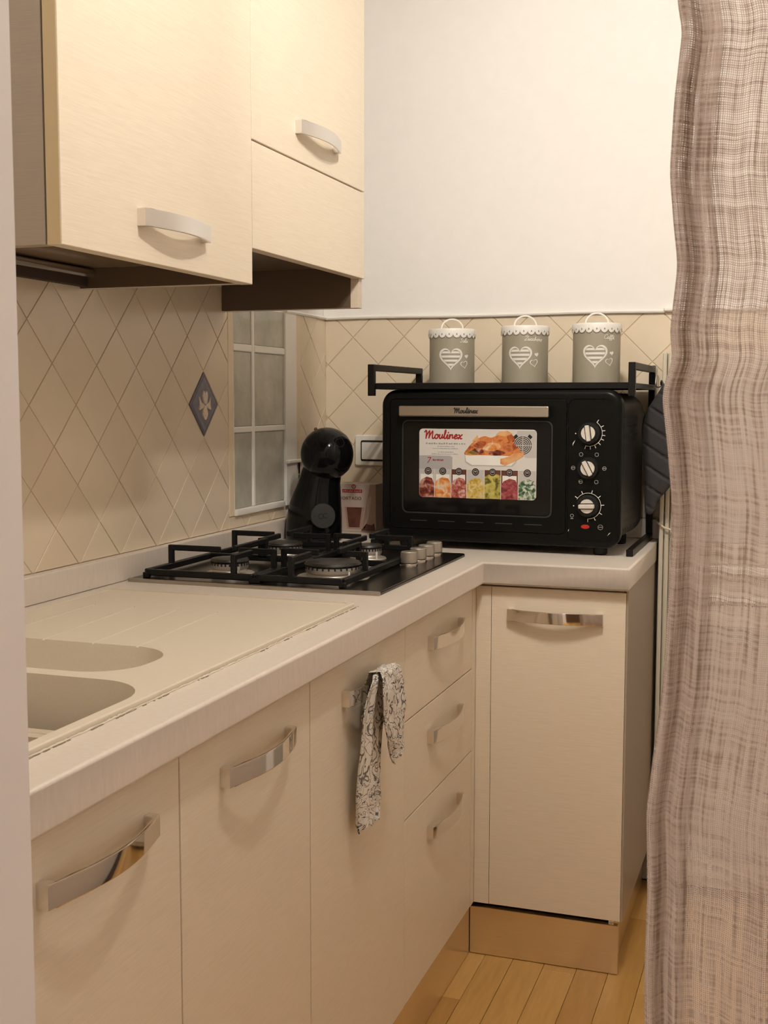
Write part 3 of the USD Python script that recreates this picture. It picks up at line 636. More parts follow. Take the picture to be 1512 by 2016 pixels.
obj('handle', [ext(rr(-.224, .126, Z(1.1845), Z(1.2085), .003, 3), -.026, -.034, 'xz', .0025, 3), box(-.205, -.19, -.027, -.004, Z(1.189), Z(1.204), .002), box(.09, .105, -.027, -.004, Z(1.189), Z(1.204), .002)], 'steel', dr, label='flat brushed steel bar handle')
w_ = script('Moulinex', .0062, .0011); w_ = affinity.translate(w_, -.092, Z(1.1925))
obj('lettering', poly_ext(w_, -.0346, -.0339, 'xz'), 'print_black', dr)
obj('vent_slot', [box(-.205+.068*k, -.165+.068*k, -.0052, -.0044, Z(.9435), Z(.9455), .0002) for k in range(5)], 'grey_plastic', dr, kind='stuff')
# sticker on the glass
SZ0, SZ1, SX_0, SX_1 = Z(.999), Z(1.1565), -.1835, .0935
st_out = Polygon(rr(SX_0, SX_1, SZ0, SZ1, .009, 5))
st = obj('sticker', poly_ext(st_out, -.0058, -.0051, 'xz'), 'sticker_white', ov, smooth=False, label='printed food sticker on the door glass')
SW, SH = SX_1-SX_0, SZ1-SZ0
SP = lambda u, v: (SX_0 + SW*u, SZ1 - SH*v)       # u right, v down, 0..1
def flat(name, geom, mat, layer=1):
    gg = geom.intersection(st_out)
    if not gg.is_empty: obj(name, poly_ext(gg, -.0058-.00018*layer, -.0056, 'xz'), mat, st, smooth=False)
def sp(pts, smooth=0):
    p = [SP(*q) for q in pts]
    return Polygon(spline(p, 6, True) if smooth else p).buffer(0)
w_ = script('Moulinex', .0115, .0017); w_ = affinity.scale(w_, SW*.335/(w_.bounds[2]-w_.bounds[0]), SW*.335/(w_.bounds[2]-w_.bounds[0]), origin=(0, 0)); w_ = affinity.translate(w_, SP(.04, 0)[0], SP(0, .145)[1])
flat('lettering', w_, 'print_red')
flat('caption', union_all([dashes(*[SP(u, 0)[0] for u in (.06, .41)], SP(0, .225)[1], .0034, 16, 1), dashes(*[SP(u, 0)[0] for u in (.16, .31)], SP(0, .262)[1], .0018, 14, 2), dashes(*[SP(u, 0)[0] for u in (.12, .34)], SP(0, .292)[1], .0018, 18, 3), dashes(*[SP(u, 0)[0] for u in (.16, .30)], SP(0, .342)[1], .0016, 14, 4), dashes(*[SP(u, 0)[0] for u in (.11, .34)], SP(0, .372)[1], .0016, 18, 5)]), 'print_grey')
flat('function_banner', sp([(0, .39), (.27, .39), (.29, .41), (.29, .585), (0, .585)]), 'sticker_grey')
t7 = affinity.translate(affinity.skew(textg('7', .0135), 8), *SP(.065, .50)); flat('numeral', t7, 'print_red', 2)
flat('caption', dashes(SP(.12, 0)[0], SP(.215, 0)[0], SP(0, .465)[1], .0035, 8, 6), 'print_red', 2)
flat('shadow_band', sp([(.84, .02), (1, .02), (1, .40), (.91, .40), (.80, .25)]), 'sticker_shade')  # printed grey area behind the fan symbol
# fan symbol
fc = SP(.885, .225); rings = []
for k, r_ in enumerate((.005, .0088, .0126, .0164, .0202)): rings.append(Point(fc).buffer(r_, 16).difference(Point(fc).buffer(r_-.0017, 16)))
fan = union_all(rings).difference(union_all([LineString([(fc[0]-.03, fc[1]), (fc[0]+.03, fc[1])]).buffer(.0009), LineString([(fc[0], fc[1]-.03), (fc[0], fc[1]+.03)]).buffer(.0009)]))
for a in (50, 130): fan = fan.union(affinity.rotate(sbox(fc[0]+.022, fc[1]-.0045, fc[0]+.029, fc[1]+.0045), a, origin=fc))
flat('fan_symbol', fan, 'print_black', 2)
flat('dish_picture', sp([(.395, .375), (.84, .375), (.835, .47), (.80, .53), (.45, .53), (.40, .48)]), 'sticker_shade', 2)
flat('dish_picture', sp([(.40, .37), (.83, .37), (.825, .45), (.79, .515), (.46, .515), (.41, .465)]), 'tin_white', 3)
flat('roast_picture', sp([(.40, .37), (.42, .28), (.48, .17), (.56, .10), (.62, .12), (.70, .07), (.78, .06), (.82, .14), (.80, .22), (.86, .27), (.84, .37), (.70, .375), (.55, .372)], 1), FOOD['roast'], 4)
flat('roast_shade', sp([(.44, .33), (.50, .27), (.56, .31), (.53, .36), (.46, .365)], 1), FOOD['cake'], 5)
flat('roast_shade', sp([(.60, .33), (.66, .29), (.74, .33), (.70, .365), (.62, .365)], 1), FOOD['cake'], 5)
flat('roast_leg', sp([(.55, .29), (.60, .20), (.68, .20), (.70, .26), (.64, .31)], 1), FOOD['tart'], 6)
flat('roast_leg', sp([(.72, .22), (.79, .17), (.83, .24), (.80, .31), (.74, .30)], 1), FOOD['roast2'], 6)
flat('roast_leg', sp([(.47, .24), (.53, .17), (.58, .19), (.54, .27)], 1), FOOD['roast2'], 6)
flat('garnish_picture', sp([(.46, .17), (.505, .085), (.515, .14), (.53, .16)]), FOOD['leaf'], 5)
flat('garnish_picture', sp([(.66, .08), (.69, .03), (.76, .02), (.80, .06), (.74, .10)]), FOOD['leaf'], 5)
flat('garnish_picture', sp([(.70, .42), (.78, .38), (.80, .345), (.90, .31), (.89, .38), (.80, .47), (.74, .515), (.70, .49)]), FOOD['leaf'], 5)
flat('garnish_picture', sp([(.41, .36), (.44, .31), (.49, .32), (.51, .365)], 1), FOOD['pasta'], 5)
# seven dishes along the bottom
edges = [0, .135, .28, .415, .565, .705, .85, 1.0]
tops = [.63, .64, .63, .62, .60, .61, .62]
for k, f in enumerate(('cake', 'tart', 'meat', 'pasta', 'greens', 'berry', 'peas')):
    a, b = edges[k]+.003, edges[k+1]-.003
    flat('food_panel', sp([(a, .585), (b, .585), (b, 1), (a, 1)]), 'sticker_shade' if k in (0, 1, 3, 6) else 'box_brown', 1)
    m_ = (a+b)/2
    if k in (0, 1, 2, 5): flat('food_label', sp([(a+.01, .66), (b-.01, .66), (b-.01, .765), (a+.01, .765)]), 'tin_white', 2)
    flat('food_picture', sp([(a, .80), (a+.02, .74), (m_, .70), (b-.02, .72), (b, .80), (b, .995), (a, .995)]) if k != 4 else sp([(a, .995), (a, .68), (m_, .62), (b, .66), (b, .995)]), FOOD[f], 3)
    bc = SP(m_ + (.012 if k == 0 else 0), .615)
    flat('symbol_badge', Point(bc).buffer(.0084, 12), 'badge_brown', 4)
    flat('badge_ring', union_all([Point(bc).buffer(.0058, 12).difference(Point(bc).buffer(.0051, 12)), sbox(bc[0]-.003, bc[1]-.0006, bc[0]+.003, bc[1]+.0006), sbox(bc[0]-.003, bc[1]+.0015, bc[0]+.003, bc[1]+.0024)]), 'sticker_shade', 5)
# control knobs
KX = .2095
def arc_marks(c, r, a0, a1, ticks, tl):
    line = LineString([(c[0]+r*math.cos(math.radians(a)), c[1]+r*math.sin(math.radians(a))) for a in np.linspace(a0, a1, 24)]).buffer(.0005)
    tk = [LineString([(c[0]+q*math.cos(math.radians(a)), c[1]+q*math.sin(math.radians(a))) for q in (r+.001, r+tl)]).buffer(.0008) for a in ticks]
    return union_all([line]+tk)
for k, (zz, ang) in enumerate(((1.150, 8), (1.0735, 28), (.9905, 92))):
    z = Z(zz)
    R = trimesh.transformations.rotation_matrix(math.pi/2, (1, 0, 0))
    kb = obj('knob', moved(xf(lathe([(0, 0), (.0245, 0), (.0245, .003), (.0225, .013), (.0175, .0135), (.0165, .012), (0, .012)], 36), R), (KX, -.0014, z)), 'black_plastic', ov)
    dial = lathe([(0, 0), (.0158, 0), (.0158, .0135), (.0150, .0148), (0, .0148)], 32)
    grip = xf(box(-.0045, .0045, -.0175, .0175, .010, .0225, .0015), trimesh.transformations.rotation_matrix(math.radians(ang), (0, 0, 1)))
    grooves = [xf(box(s*.0058-.0010, s*.0058+.0010, -.0150, .0150, .0140, .0152, .0002), trimesh.transformations.rotation_matrix(math.radians(ang), (0, 0, 1))) for s in (-1, 1)]
    obj('dial', moved(xf(trimesh.util.concatenate([dial, grip]), R), (KX, -.0014, z)), 'dial_metal', kb, label='bright metal dial')
    obj('grip_groove', moved(xf(trimesh.util.concatenate(grooves), R), (KX, -.0014, z)), 'print_black', kb)
marks = []
c1 = (KX, Z(1.150)); marks.append(arc_marks(c1, .0285, -105, 55, (-105, -85, -65, -45, -25, -8, 10, 28, 55), .0065))
marks.append(Point(KX-.030, Z(1.149)).buffer(.0014)); marks.append(Polygon([(KX-.036, Z(1.128)), (KX-.031, Z(1.1345)), (KX-.033, Z(1.129)), (KX-.0365, Z(1.122))]))
c3 = (KX, Z(.9905)); marks.append(arc_marks(c3, .0285, -90, 150, (-90, -62, -30, 5, 40, 75, 115, 145), .0065))
marks.append(Point(KX-.032, Z(.990)).buffer(.0014))
sy = [Point(KX-.0355, Z(.968)).buffer(.004).difference(Point(KX-.0355, Z(.968)).buffer(.0028)), sbox(KX-.0385, Z(.9605), KX-.0325, Z(.9625))]
for a in (0, 60, 120, 180, 240, 300):
    q = (KX+.0345*math.cos(math.radians(a)), Z(1.0735)+.0345*math.sin(math.radians(a)))
    sy.append(Point(q).buffer(.0046, 6).difference(Point(q).buffer(.0034, 6)))
    if a in (0, 180, 240): sy.append(sbox(q[0]-.003, q[1]-.0008, q[0]+.003, q[1]+.0008))
q = (KX+.028, Z(.9445)); sy.append(Point(q).buffer(.0058).difference(Point(q).buffer(.0048))); sy.append(sbox(q[0]-.004, q[1]-.0007, q[0]+.004, q[1]+.0007))
for m_ in marks:
    for q_ in getattr(union_all([m_]), 'geoms', [m_]): obj('dial_mark', poly_ext(q_, -.0021, -.0013, 'xz'), 'print_white', ov, smooth=False)
sy = union_all(sy)
for q_ in sy.geoms: obj('function_symbol', poly_ext(q_, -.0021, -.0013, 'xz'), 'print_grey', ov, smooth=False)
obj('indicator_lamp', ext([(KX-.0055+.0095*math.cos(t), Z(.9445)+.0048*math.sin(t)) for t in np.linspace(0, 2*math.pi, 20, endpoint=False)], -.0012, -.0032, 'xz', .0008, 2), 'print_lamp_red', ov, label='small red indicator light')
for b_ in [ext([(.170-.004, Z(.932)), (.1715-.004, Z(.9345)), (.1720-.004, Z(.938)), (.1702-.004, Z(.936))], -.0012, -.0022, 'xz'), ext([(.253, Z(.9265)), (.256, Z(.929)), (.2605, Z(.934)), (.257, Z(.9325))], -.0012, -.0022, 'xz')]: obj('badge', b_, 'print_white', ov)
vs = [box(X1-.0068, X1-.0054, .060+.026*i, .074+.026*i, Z(1.182-.020*j), Z(1.187-.020*j), .0003) for i in range(7) for j in range(4)] + [box(X1-.0068, X1-.0054, .040+.026*i, .046+.026*i, Z(.992-.020*j), Z(.996-.020*j), .0003) for i in range(8) for j in range(4)]
obj('side_vents', vs, 'print_black', ov, kind='stuff', smooth=False)
for x in (X0+.05, X1-.05):
    for y in (.035, .26): obj('foot', lathe([(0, 0), (.014, 0), (.016, .004), (.016, .0245), (0, .0245)], 16, (x, y, 0)), 'black_plastic', ov)

# ================================================================== RACK OVER THE OVEN
rk = thing('oven_rack', 'black metal shelf rack standing over the toaster oven', 'rack')
RY0, RY1 = .150, .531
for (x0, x1) in ((-.3015, -.2865), (.2935, .3085)):
    w = .015
    parts = [box(x0, x1, RY0, RY0+w, 1.231, 1.3035, .001), box(x0, x1, RY0+w, RY1, 1.2885, 1.3035, .001), box(x0, x1, RY1-w, RY1, .8960, 1.2885, .001), box(x0, x1, RY0+.02, RY1, .8804, .8955, .001), box(x0, x1, RY0+w, RY1-w, 1.2465, 1.259, .001)]
    obj('side_frame', parts, 'rack_black', rk)
obj('shelf', [box(-.2863, .2933, RY0+.012, RY0+.024, 1.2465, 1.2605, .001), box(-.2863, .2933, RY0+.024, RY1-.012, 1.2535, 1.2575, .0005), box(-.2863, .2933, RY1-.012, RY1, 1.2465, 1.2605, .001)], 'rack_black', rk)
# --- tins
CAMA = np.array(CAM)
def heart(s, cx=0, cy=0):
    t = np.linspace(0, 2*math.pi, 48, endpoint=False)
    x = 16*np.sin(t)**3; y = 13*np.cos(t)-5*np.cos(2*t)-2*np.cos(3*t)-np.cos(4*t)
    return affinity.translate(affinity.scale(Polygon(np.column_stack([x, y])/17.0), s, s*1.02, origin=(0, 0)), cx, cy)
def wrap(g, r, c, facing, z, th=.0006):
    t = poly_ext(g, 0, th, 'xy'); v, f = trimesh.remesh.subdivide_to_size(t.vertices, t.faces, .006)
    a = facing + v[:, 0]/r; rad = r + v[:, 2] - .0001
    w = np.column_stack([c[0]+rad*np.cos(a), c[1]+rad*np.sin(a), z+v[:, 1]])
    return trimesh.Trimesh(w, f, process=False)
def tin(cx, cy, word, label, rise):
    zb = 1.2577; r = .0545; H = .1335 + rise; c = (cx, cy)
    t = thing('storage_tin', label, 'tin', (0, 0, 0), group='taupe heart tins on the black rack')
    obj('body', lathe([(0, 0), (r-.001, 0), (r, .001), (r, H), (0, H)], 56, (cx, cy, zb)), 'tin_grey', t)
    prof = []
    # scalloped lid: skirt whose lower hem waves
    n = 180; V, Fc = [], []
    R2 = r+.0022
    for k in range(n):
        a = 2*math.pi*k/n; s = abs(math.sin(a*10)); zl = H-.0105-.0075*s**.6
        for (rad, z) in ((R2, zl), (R2+.0008, zl+.004), (R2+.0006, H+.0005), (R2-.0015, H+.0045), (r*.5, H+.006), (0, H+.006)): V.append((cx+rad*math.cos(a), cy+rad*math.sin(a), zb+z))
    for k in range(n):
        for i in range(5):
            a, b = k*6+i, ((k+1) % n)*6+i; Fc += [(a, b, b+1), (a, b+1, a+1)]
    lid = trimesh.Trimesh(V, Fc, process=False)
    l = obj('lid', lid, 'tin_white', t)
    hole = affinity.scale(Point(0, 0).buffer(.0016, 6), 1, 1.5)
    obj('pierced_holes', [wrap(affinity.translate(hole, 0, 0), R2+.0008, c, math.pi*(k+.5)/10, zb+H-.0095, .0004) for k in range(20)], 'print_grey', l, kind='stuff')
    fa = math.atan2(CAM[1]-cy, CAM[0]-cx)
    hw = .027; dx, dy = -math.sin(fa+.25), math.cos(fa+.25)
    loop = [(cx+dx*hw*math.cos(a), cy+dy*hw*math.cos(a), zb+H+.004+.025*math.sin(a)) for a in np.linspace(0, math.pi, 22)]
    rib = []
    obj('lid_handle', tube(loop, .0022, 8), 'tin_white', l)
    # prints
    off = {'Sale': -.003, 'Zucchero': -.012, 'Caffè': -.003}[word]
    hc = H*.50
    big = heart(.0305, 0, 0); ring = big.difference(heart(.0255)); stripes = heart(.0245).intersection(union_all([sbox(-.04, .022-.0098*k-.0025, .04, .022-.0098*k+.0026) for k in range(6)]))
    obj('heart_print', wrap(affinity.translate(union_all([ring, stripes]), off, 0), r, c, fa, zb+hc), 'print_white', t)
    h2 = affinity.rotate(heart(.0105), 12).difference(affinity.rotate(heart(.0085), 12))
    obj('small_heart_print', wrap(affinity.translate(h2, off+.034, -.016), r, c, fa, zb+hc), 'print_white', t)
    obj('small_heart_print', wrap(affinity.translate(affinity.rotate(heart(.0055), 10), off+.040, .003), r, c, fa, zb+hc), 'print_white', t)
    w = script(word, .0052, .00055); w = affinity.rotate(w, -3, origin=(0, 0)); b = w.bounds
    obj('lettering', wrap(affinity.translate(w, off+.033-(b[2]-b[0])/2, .036), r, c, fa, zb+hc), 'print_white', t)
tin(-.158, .355, 'Sale', 'leftmost taupe storage tin with a heart print on the black rack', -.004)
tin(.022, .355, 'Zucchero', 'middle taupe storage tin of the three on the black rack', .000)
tin(.193, .345, 'Caffè', 'rightmost taupe storage tin, lettered Caffè, on the black rack', .002)

# ================================================================== COFFEE MACHINE, BOX, SWITCH
cm = thing('coffee_machine', 'glossy black round-headed capsule coffee machine in the corner behind the hob', 'coffee machine', (-.476, .245, .8803))
def loft(sections, n=40):
    V = []; m = len(sections)
    for (cx, cy, rx, ry, z) in sections:
        V += [(cx+rx*math.cos(a), cy+ry*math.sin(a), z) for a in np.linspace(0, 2*math.pi, n, endpoint=False)]
    Fc = []
    for k in range(m-1):
        for i in range(n): j = (i+1) % n; Fc += [(k*n+i, k*n+j, (k+1)*n+j), (k*n+i, (k+1)*n+j, (k+1)*n+i)]
    V += [(sections[0][0], sections[0][1], sections[0][4]), (sections[-1][0], sections[-1][1], sections[-1][4])]
    for i in range(n): j = (i+1) % n; Fc += [(m*n, j, i), (m*n+1, (m-1)*n+i, (m-1)*n+j)]
    t = trimesh.Trimesh(V, Fc, process=False)
    if t.volume < 0: t.invert()
    return t
sec = np.array([(0, 0, .066, .066, 0), (0, 0, .0695, .068, .004), (.000, 0, .0690, .067, .03), (.0015, 0, .0675, .065, .06), (.004, 0, .0640, .062, .09), (.008, 0, .0590, .058, .115), (.013, 0, .0530, .053, .138), (.0185, 0, .0505, .051, .158), (.023, -.002, .0485, .050, .175), (.027, -.004, .044, .046, .19)])
zz = np.linspace(0, .19, 48); sec = np.column_stack([np.interp(zz, sec[:, 4], sec[:, i]) for i in range(4)] + [zz])
obj('body', loft(list(map(tuple, sec))), 'black_gloss', cm, smooth=True)
hd = trimesh.creation.icosphere(4, .0645); hd.apply_translation((.0400, -.012, .2110))
hp = obj('head', hd, 'black_gloss', cm, smooth=True)
cd = np.array(CAM) - np.array((-.436, .233, 1.091)); cd /= np.linalg.norm(cd)
def ring_on(c, r, nrm, rr_, th):
    nrm = np.array(nrm, float); nrm /= np.linalg.norm(nrm); a = np.cross(nrm, (0, 0, 1.0)); a /= np.linalg.norm(a); b = np.cross(nrm, a)
    h = math.sqrt(r*r - rr_*rr_)
    return tube([np.array(c)+nrm*h+rr_*(math.cos(t)*a+math.sin(t)*b) for t in np.linspace(0, 2*math.pi, 40, endpoint=False)], th, 6, closed=True)
obj('head_ring', ring_on((.040, -.012, .211), .0645, cd + np.array((.45, .3, .55)), .014, .0006), 'grey_plastic', hp)
obj('head_seam', ring_on((.040, -.012, .211), .0645, (.95, -.1, .05), .047, .0005), 'print_black', hp)
obj('lever_tip', trimesh.creation.icosphere(2, .0045).apply_translation((.010, -.01, .2705)), 'box_brown', hp, smooth=True)
# round drip button on the front of the body
nb = np.array((.55, -.83, .10)); nb /= np.linalg.norm(nb)
ax_ = np.cross((0, 0, 1.0), nb); ax_ /= np.linalg.norm(ax_); up_ = np.cross(nb, ax_)
M4 = np.eye(4); M4[:3, 0], M4[:3, 1], M4[:3, 2] = ax_, up_, nb
M4[:3, 3] = np.array((.010, 0, .058)) + nb*.0560
def stadium(g, z0, z1): return xf(poly_ext(g, z0, z1, 'xy'), M4)
obj('button', xf(lathe([(0, 0), (.0305, 0), (.0305, .0105), (.029, .0125), (0, .0130)], 40), M4), 'button_grey', cm, label='round dark grey button on the body')
logo = Point(-.006, -.001).buffer(.0065).difference(Point(-.006, -.001).buffer(.005)).union(Point(.006, 0).buffer(.0065).difference(Point(.006, 0).buffer(.005)).difference(sbox(.006, -.004, .02, .004)))
obj('button_emblem', stadium(logo, .0125, .0134), 'black_plastic', cm)

bx = thing('coffee_capsule_box', 'small coffee capsule carton with a red logo behind the coffee machine', 'box')
BX0, BX1, BY0, BY1, BZ0, BZ1 = -.512, -.3835, .440, .510, .8803, 1.0050
obj('carton', box(BX0, BX1, BY0, BY1, BZ0, BZ1, .0008), 'box_white', bx)
def on_box(name, g, mat, layer=1): obj(name, poly_ext(g.intersection(sbox(BX0+.001, BZ0+.001, BX1-.001, BZ1-.001)), BY0+.0003, BY0-.0003*layer, 'xz'), mat, bx, smooth=False)
on_box('printed_side', Polygon([(-.400, BZ1), (BX1, BZ1), (BX1, BZ0), (-.425, BZ0), (-.415, .93), (-.405, .975)]), 'box_pink')
on_box('logo_band', sbox(-.476, .9825, -.4215, .9905), 'print_red', 2)
on_box('logo_band', union_all([Point(-.4445, .998).buffer(.0058).difference(Point(-.4445, .998).buffer(.0040)), sbox(-.4451, .996, -.4439, 1.002)]), 'print_red', 2)
on_box('logo_pattern', dashes(-.474, -.423, .9848, .0032, 10, 9), 'box_white', 3)
tx = textg('CORTADO', .0080); b = tx.bounds; tx = affinity.translate(affinity.scale(tx, .062/(b[2]-b[0]), 1, origin=(0, 0)), -.4865, .9635)
on_box('lettering', tx, 'box_brown', 2)
on_box('glass_picture', Polygon([(-.470, .945), (-.416, .945), (-.424, .888), (-.462, .888)]), 'box_pink', 2)
on_box('coffee_picture', Polygon([(-.464, .944), (-.422, .944), (-.4285, .892), (-.458, .892)]), 'box_brown', 3)
on_box('spoon_picture', Polygon([(-.406, .965), (-.399, .975), (-.394, .97), (-.402, .92), (-.414, .89), (-.418, .89), (-.408, .92)]), 'box_white', 3)
on_box('splash_picture', Polygon([(-.424, .884), (-.410, .902), (-.395, .898), (-.388, .904), (-.385, .884)]), 'box_brown', 3)

sw = thing('wall_switch', 'ivory wall switch plate with a dark framed rocker, half hidden by the oven', 'switch')
obj('plate', ext(rr(-.481, -.365, 1.047, 1.1285, .007, 4), YB-.0008, YB-.0105, 'xz', .003, 3), 'switch_ivory', sw)
obj('surround', ext(rr(-.464, -.382, 1.059, 1.1145, .005, 4), YB-.0100, YB-.0125, 'xz', .0008, 1), 'print_black', sw)
obj('rocker', ext(rr(-.4600, -.386, 1.0640, 1.1095, .002, 2), YB-.0120, YB-.0165, 'xz', .0015, 2), 'white_paint', sw)

# ================================================================== MITT, HOOK, FRIDGE, CORD
hk = [(.301, .522, 1.3050), (.3095, .520, 1.3050), (.3125, .518, 1.300), (.3115, .515, 1.280), (.311, .510, 1.262), (.3135, .505, 1.2555), (.319, .500, 1.253), (.326, .496, 1.256), (.330, .494, 1.262)]
obj('hook', tube(spline(hk, 6), .0014, 8), 'steel', label='thin bent steel wire hook on the right rear post of the rack', cat='hook')
# dark quilted mitt, hanging almost facing the doorway
MY = .398
mp = [(.3400, 1.254), (.3330, 1.242), (.3140, 1.213), (.2990, 1.185), (.2945, 1.155), (.2950, 1.120), (.2985, 1.080), (.3040, 1.020), (.3050, .985), (.3080, .957), (.3240, .957), (.3370, .988), (.3590, 1.014), (.3750, 1.042), (.3850, 1.10), (.3900, 1.17), (.3800, 1.22), (.3600, 1.248), (.3480, 1.256)]
mitt = m3.Manifold.extrude(m3.CrossSection([clean(spline(mp, 4, True)).tolist()]), .003).refine_to_length(.0045)
t = tm(mitt); v = np.array(t.vertices)
pg = Polygon(clean(spline(mp, 4, True))); bd = pg.exterior
dist = np.array([bd.distance(Point(a[:2])) for a in v])
s_ = v[:, 1]*.86 + v[:, 0]*.52
gro = np.abs(((s_/.040) % 1.0) - .5)*2            # 1 at seams
s2 = -v[:, 1]*.40 + v[:, 0]*1.0
puff = .009*np.sqrt(np.clip(dist/.02, 0, 1))*(1 - .85*np.clip((gro-.70)/.30, 0, 1)**2)
side = np.where(v[:, 2] > .0015, 1, -1); inner = np.clip(dist/.004, 0, 1)
zz = (v[:, 2]-.0015) + side*puff*(dist > 1e-6)
a_ = math.radians(24)
w = np.column_stack([.295 + (v[:, 0]-.295)*math.cos(a_*.4), MY - zz - (v[:, 0]-.295)*math.sin(a_)*.55, v[:, 1]])
mt = thing('oven_mitt', 'dark grey quilted oven mitt hanging beside the toaster oven', 'oven mitt')
q = trimesh.Trimesh(w, t.faces, process=False)
if q.volume < 0: q.invert()
obj('quilted_body', q, 'mitt_cloth', mt, smooth=True)
obj('hanging_loop', tube(spline([(.343, MY-.012, 1.252), (.336, .43, 1.262), (.329, .47, 1.268), (.326, .494, 1.259), (.332, .47, 1.262), (.340, .43, 1.256), (.347, MY-.012, 1.252)], 5), .0022, 6), 'mitt_cloth', mt)

cp = thing('wall_cupboard', 'cream panelled shallow cupboard on the back wall, seen through the curtain', 'cupboard')
FX0, FX1, FY0, FY1 = .3315, .92, .462, .5365
obj('body', box(FX0, FX1, FY0+.02, FY1, .03, 1.335, .003), 'fridge_white', cp)
for k in range(3): obj('frame_rib', box(FX0+.013*k, FX0+.010+.013*k, FY0+.002*k, FY0+.019, .03, 1.335, .002), 'fridge_white', cp)
for z0, z1 in ((.835, 1.325), (.06, .735)):
    d1 = obj('door', box(FX0+.042, FX1-.01, FY0+.004, FY0+.0195, z0, z1, .002), 'fridge_white', cp)
    obj('door_panel', box(FX0+.085, FX1-.06, FY0-.001, FY0+.0045, z0+.05, z1-.05, .003), 'fridge_grey', d1)
obj('middle_rail', box(FX0+.042, FX1-.01, FY0-.006, FY0+.0195, .742, .758, .004), 'white_paint', cp)
obj('middle_rail', box(FX0+.042, FX1-.01, FY0-.006, FY0+.0195, .808, .830, .004), 'white_paint', cp)
obj('power_cord', tube(spline([(.3165, .534, .935), (.322, .50, .933), (.329, .465, .927), (.345, .452, .918), (.372, .450, .900), (.40, .452, .80)], 8), .0026, 8), 'cord_cream', label='cream power cord curving between the rack foot and the cupboard', cat='cord')

# ================================================================== TOWEL over the third handle
def cloth(rows, nu=30, ripple=.004, folds=3.0, seed=0, thick=.0018):
    """rows: (z, y0, y1, x) from the top down; a hanging strip with lengthwise folds, closed with a back layer."""
    rows = np.array(rows, float); n = 70
    tt = np.linspace(0, 1, len(rows)); ti = np.linspace(0, 1, n)
    R = np.column_stack([np.interp(ti, tt, rows[:, k]) for k in range(4)])
    for _ in range(2):
        R[1:-1] = (R[:-2] + 2*R[1:-1] + R[2:])/4
    u = np.linspace(0, 1, nu); V, UV = [], []
    for side in (1, -1):
        for k in range(n):
            for a in u:
                f = math.sin(2*math.pi*folds*a + seed + 1.2*ti[k]) + .5*math.sin(2*math.pi*folds*1.9*a + 2*seed - 2*ti[k])
                nz = meshkit.noise(np.array([[a*5, ti[k]*9, seed]]))[0]-.5
                x = R[k, 3] + ripple*(.35+.65*ti[k])*f + .006*nz + side*thick/2
                V.append((x, R[k, 1]+(R[k, 2]-R[k, 1])*a + .004*nz*ti[k], R[k, 0] - (.006*math.sin(7*a+seed)*ti[k]**6)))
                UV.append((a*.16+seed*.37, ti[k]*.34+seed*.2))
    Fc = []; m = n*nu
    for k in range(n-1):
        for i in range(nu-1):
            a, b, c, d = k*nu+i, k*nu+i+1, (k+1)*nu+i+1, (k+1)*nu+i
            Fc += [(a, d, c), (a, c, b), (m+a, m+c, m+d), (m+a, m+b, m+c)]
    for k in range(n-1):
        for i in (0, nu-1):
            a, d = k*nu+i, (k+1)*nu+i; Fc += [(a, m+a, m+d), (a, m+d, d)] if i == 0 else [(a, d, m+d), (a, m+d, m+a)]
    for i in range(nu-1):
        for k in (0, n-1):
            a, b = k*nu+i, k*nu+i+1; Fc += [(a, b, m+b), (a, m+b, m+a)] if k == 0 else [(a, m+b, b), (a, m+a, m+b)]
    return np.array(V), np.array(Fc), np.array(UV)
pieces = [cloth([(.788, -.728, -.672, .024), (.800, -.738, -.668, .038), (.792, -.752, -.655, .044), (.765, -.757, -.646, .046), (.72, -.742, -.640, .045), (.68, -.716, -.636, .044), (.655, -.697, -.634, .043), (.643, -.690, -.640, .043)], folds=2.0, seed=1.0, ripple=.0035),
          cloth([(.795, -.752, -.700, .034), (.785, -.772, -.690, .036), (.74, -.784, -.688, .030), (.69, -.786, -.690, .026), (.64, -.786, -.693, .024), (.60, -.784, -.700, .022), (.575, -.780, -.696, .022), (.552, -.776, -.706, .022)], folds=2.6, seed=2.6, ripple=.0055),
          cloth([(.798, -.735, -.672, .036), (.796, -.735, -.672, .022), (.775, -.730, -.675, .012), (.72, -.728, -.678, .009), (.69, -.724, -.680, .009)], folds=1.2, seed=4.0, ripple=.001)]
V, Fc, UV, o = [], [], [], 0
for a, b, c in pieces: V.append(a); Fc.append(b+o); UV.append(c); o += len(a)
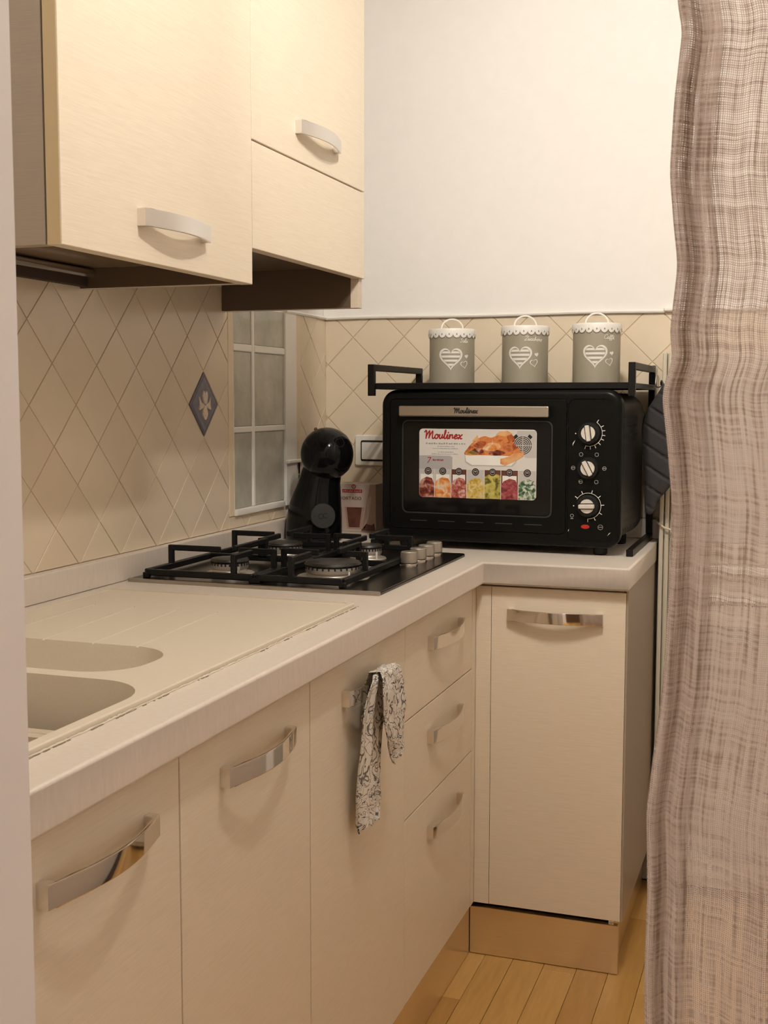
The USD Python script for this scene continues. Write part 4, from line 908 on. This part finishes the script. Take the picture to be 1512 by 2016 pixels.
obj('tea_towel', trimesh.Trimesh(np.vstack(V), np.vstack(Fc), process=False), 'towel', smooth=True, uv=np.vstack(UV), label='crumpled tea towel with a dark floral line print hanging over a cabinet handle', cat='towel')

# ================================================================== CURTAIN
CY = -1.60
prof = np.array([(2.15, .556), (1.62, .557), (1.498, .558), (1.477, .562), (1.43, .5575), (1.381, .5555), (1.345, .559), (1.317, .5625), (1.295, .5605), (1.271, .558), (1.25, .5605), (1.235, .5555), (1.224, .5535), (1.19, .558), (1.144, .5625), (1.08, .5615), (1.01, .5585), (.96, .553), (.917, .549), (.86, .551), (.80, .550), (.76, .551), (.5, .553), (.03, .550)])[::-1]
nz_, ns_ = 420, 150
zs = np.linspace(.03, 2.15, nz_); xl = np.interp(zs, prof[:, 0], prof[:, 1])
for _ in range(2): xl[1:-1] = (xl[:-2]+2*xl[1:-1]+xl[2:])/4
S = np.concatenate([np.linspace(-.030, -.004, 14), np.linspace(-.003, .10, 75), np.linspace(.106, .62, ns_-89)])
V, UV = [], []
for k, z in enumerate(zs):
    n1 = meshkit.noise(np.column_stack([S*30, np.full(len(S), z*6), np.zeros(len(S))]))-.5
    for i, s in enumerate(S):
        if s < 0:      # hem turned behind
            x = xl[k] + (-s)*.95; y = CY + .0045 + .004*min(1, -s/.01)
        else:
            x = xl[k] + s*.94 - .004*math.exp(-s/.03)*0
            wv = .5+.5*math.tanh((1.1-z)*2)
            y = CY - .0075*math.exp(-((s-.006)/.006)**2) + .006*math.exp(-((s-.016)/.005)**2) - .005*math.exp(-((s-.026-.004*math.sin(5*z))/.007)**2) + .012*math.sin(s*38+z*1.5)*min(1, max(0, s-.03)/.05)
            y += .006*n1[i]*min(1, s/.03)
        V.append((x, y, z)); UV.append((s*1.0+5, z+.0006*math.sin(s*300)+.012*math.sin(s*9)))
Fc = []; n = len(S)
for k in range(nz_-1):
    for i in range(n-1):
        a, b, c, d = k*n+i, k*n+i+1, (k+1)*n+i+1, (k+1)*n+i; Fc += [(a, b, c), (a, c, d)]
obj('curtain', trimesh.Trimesh(V, Fc, process=False), 'linen', smooth=True, uv=np.array(UV), label='sheer taupe linen curtain hanging at the right side of the doorway', cat='curtain')
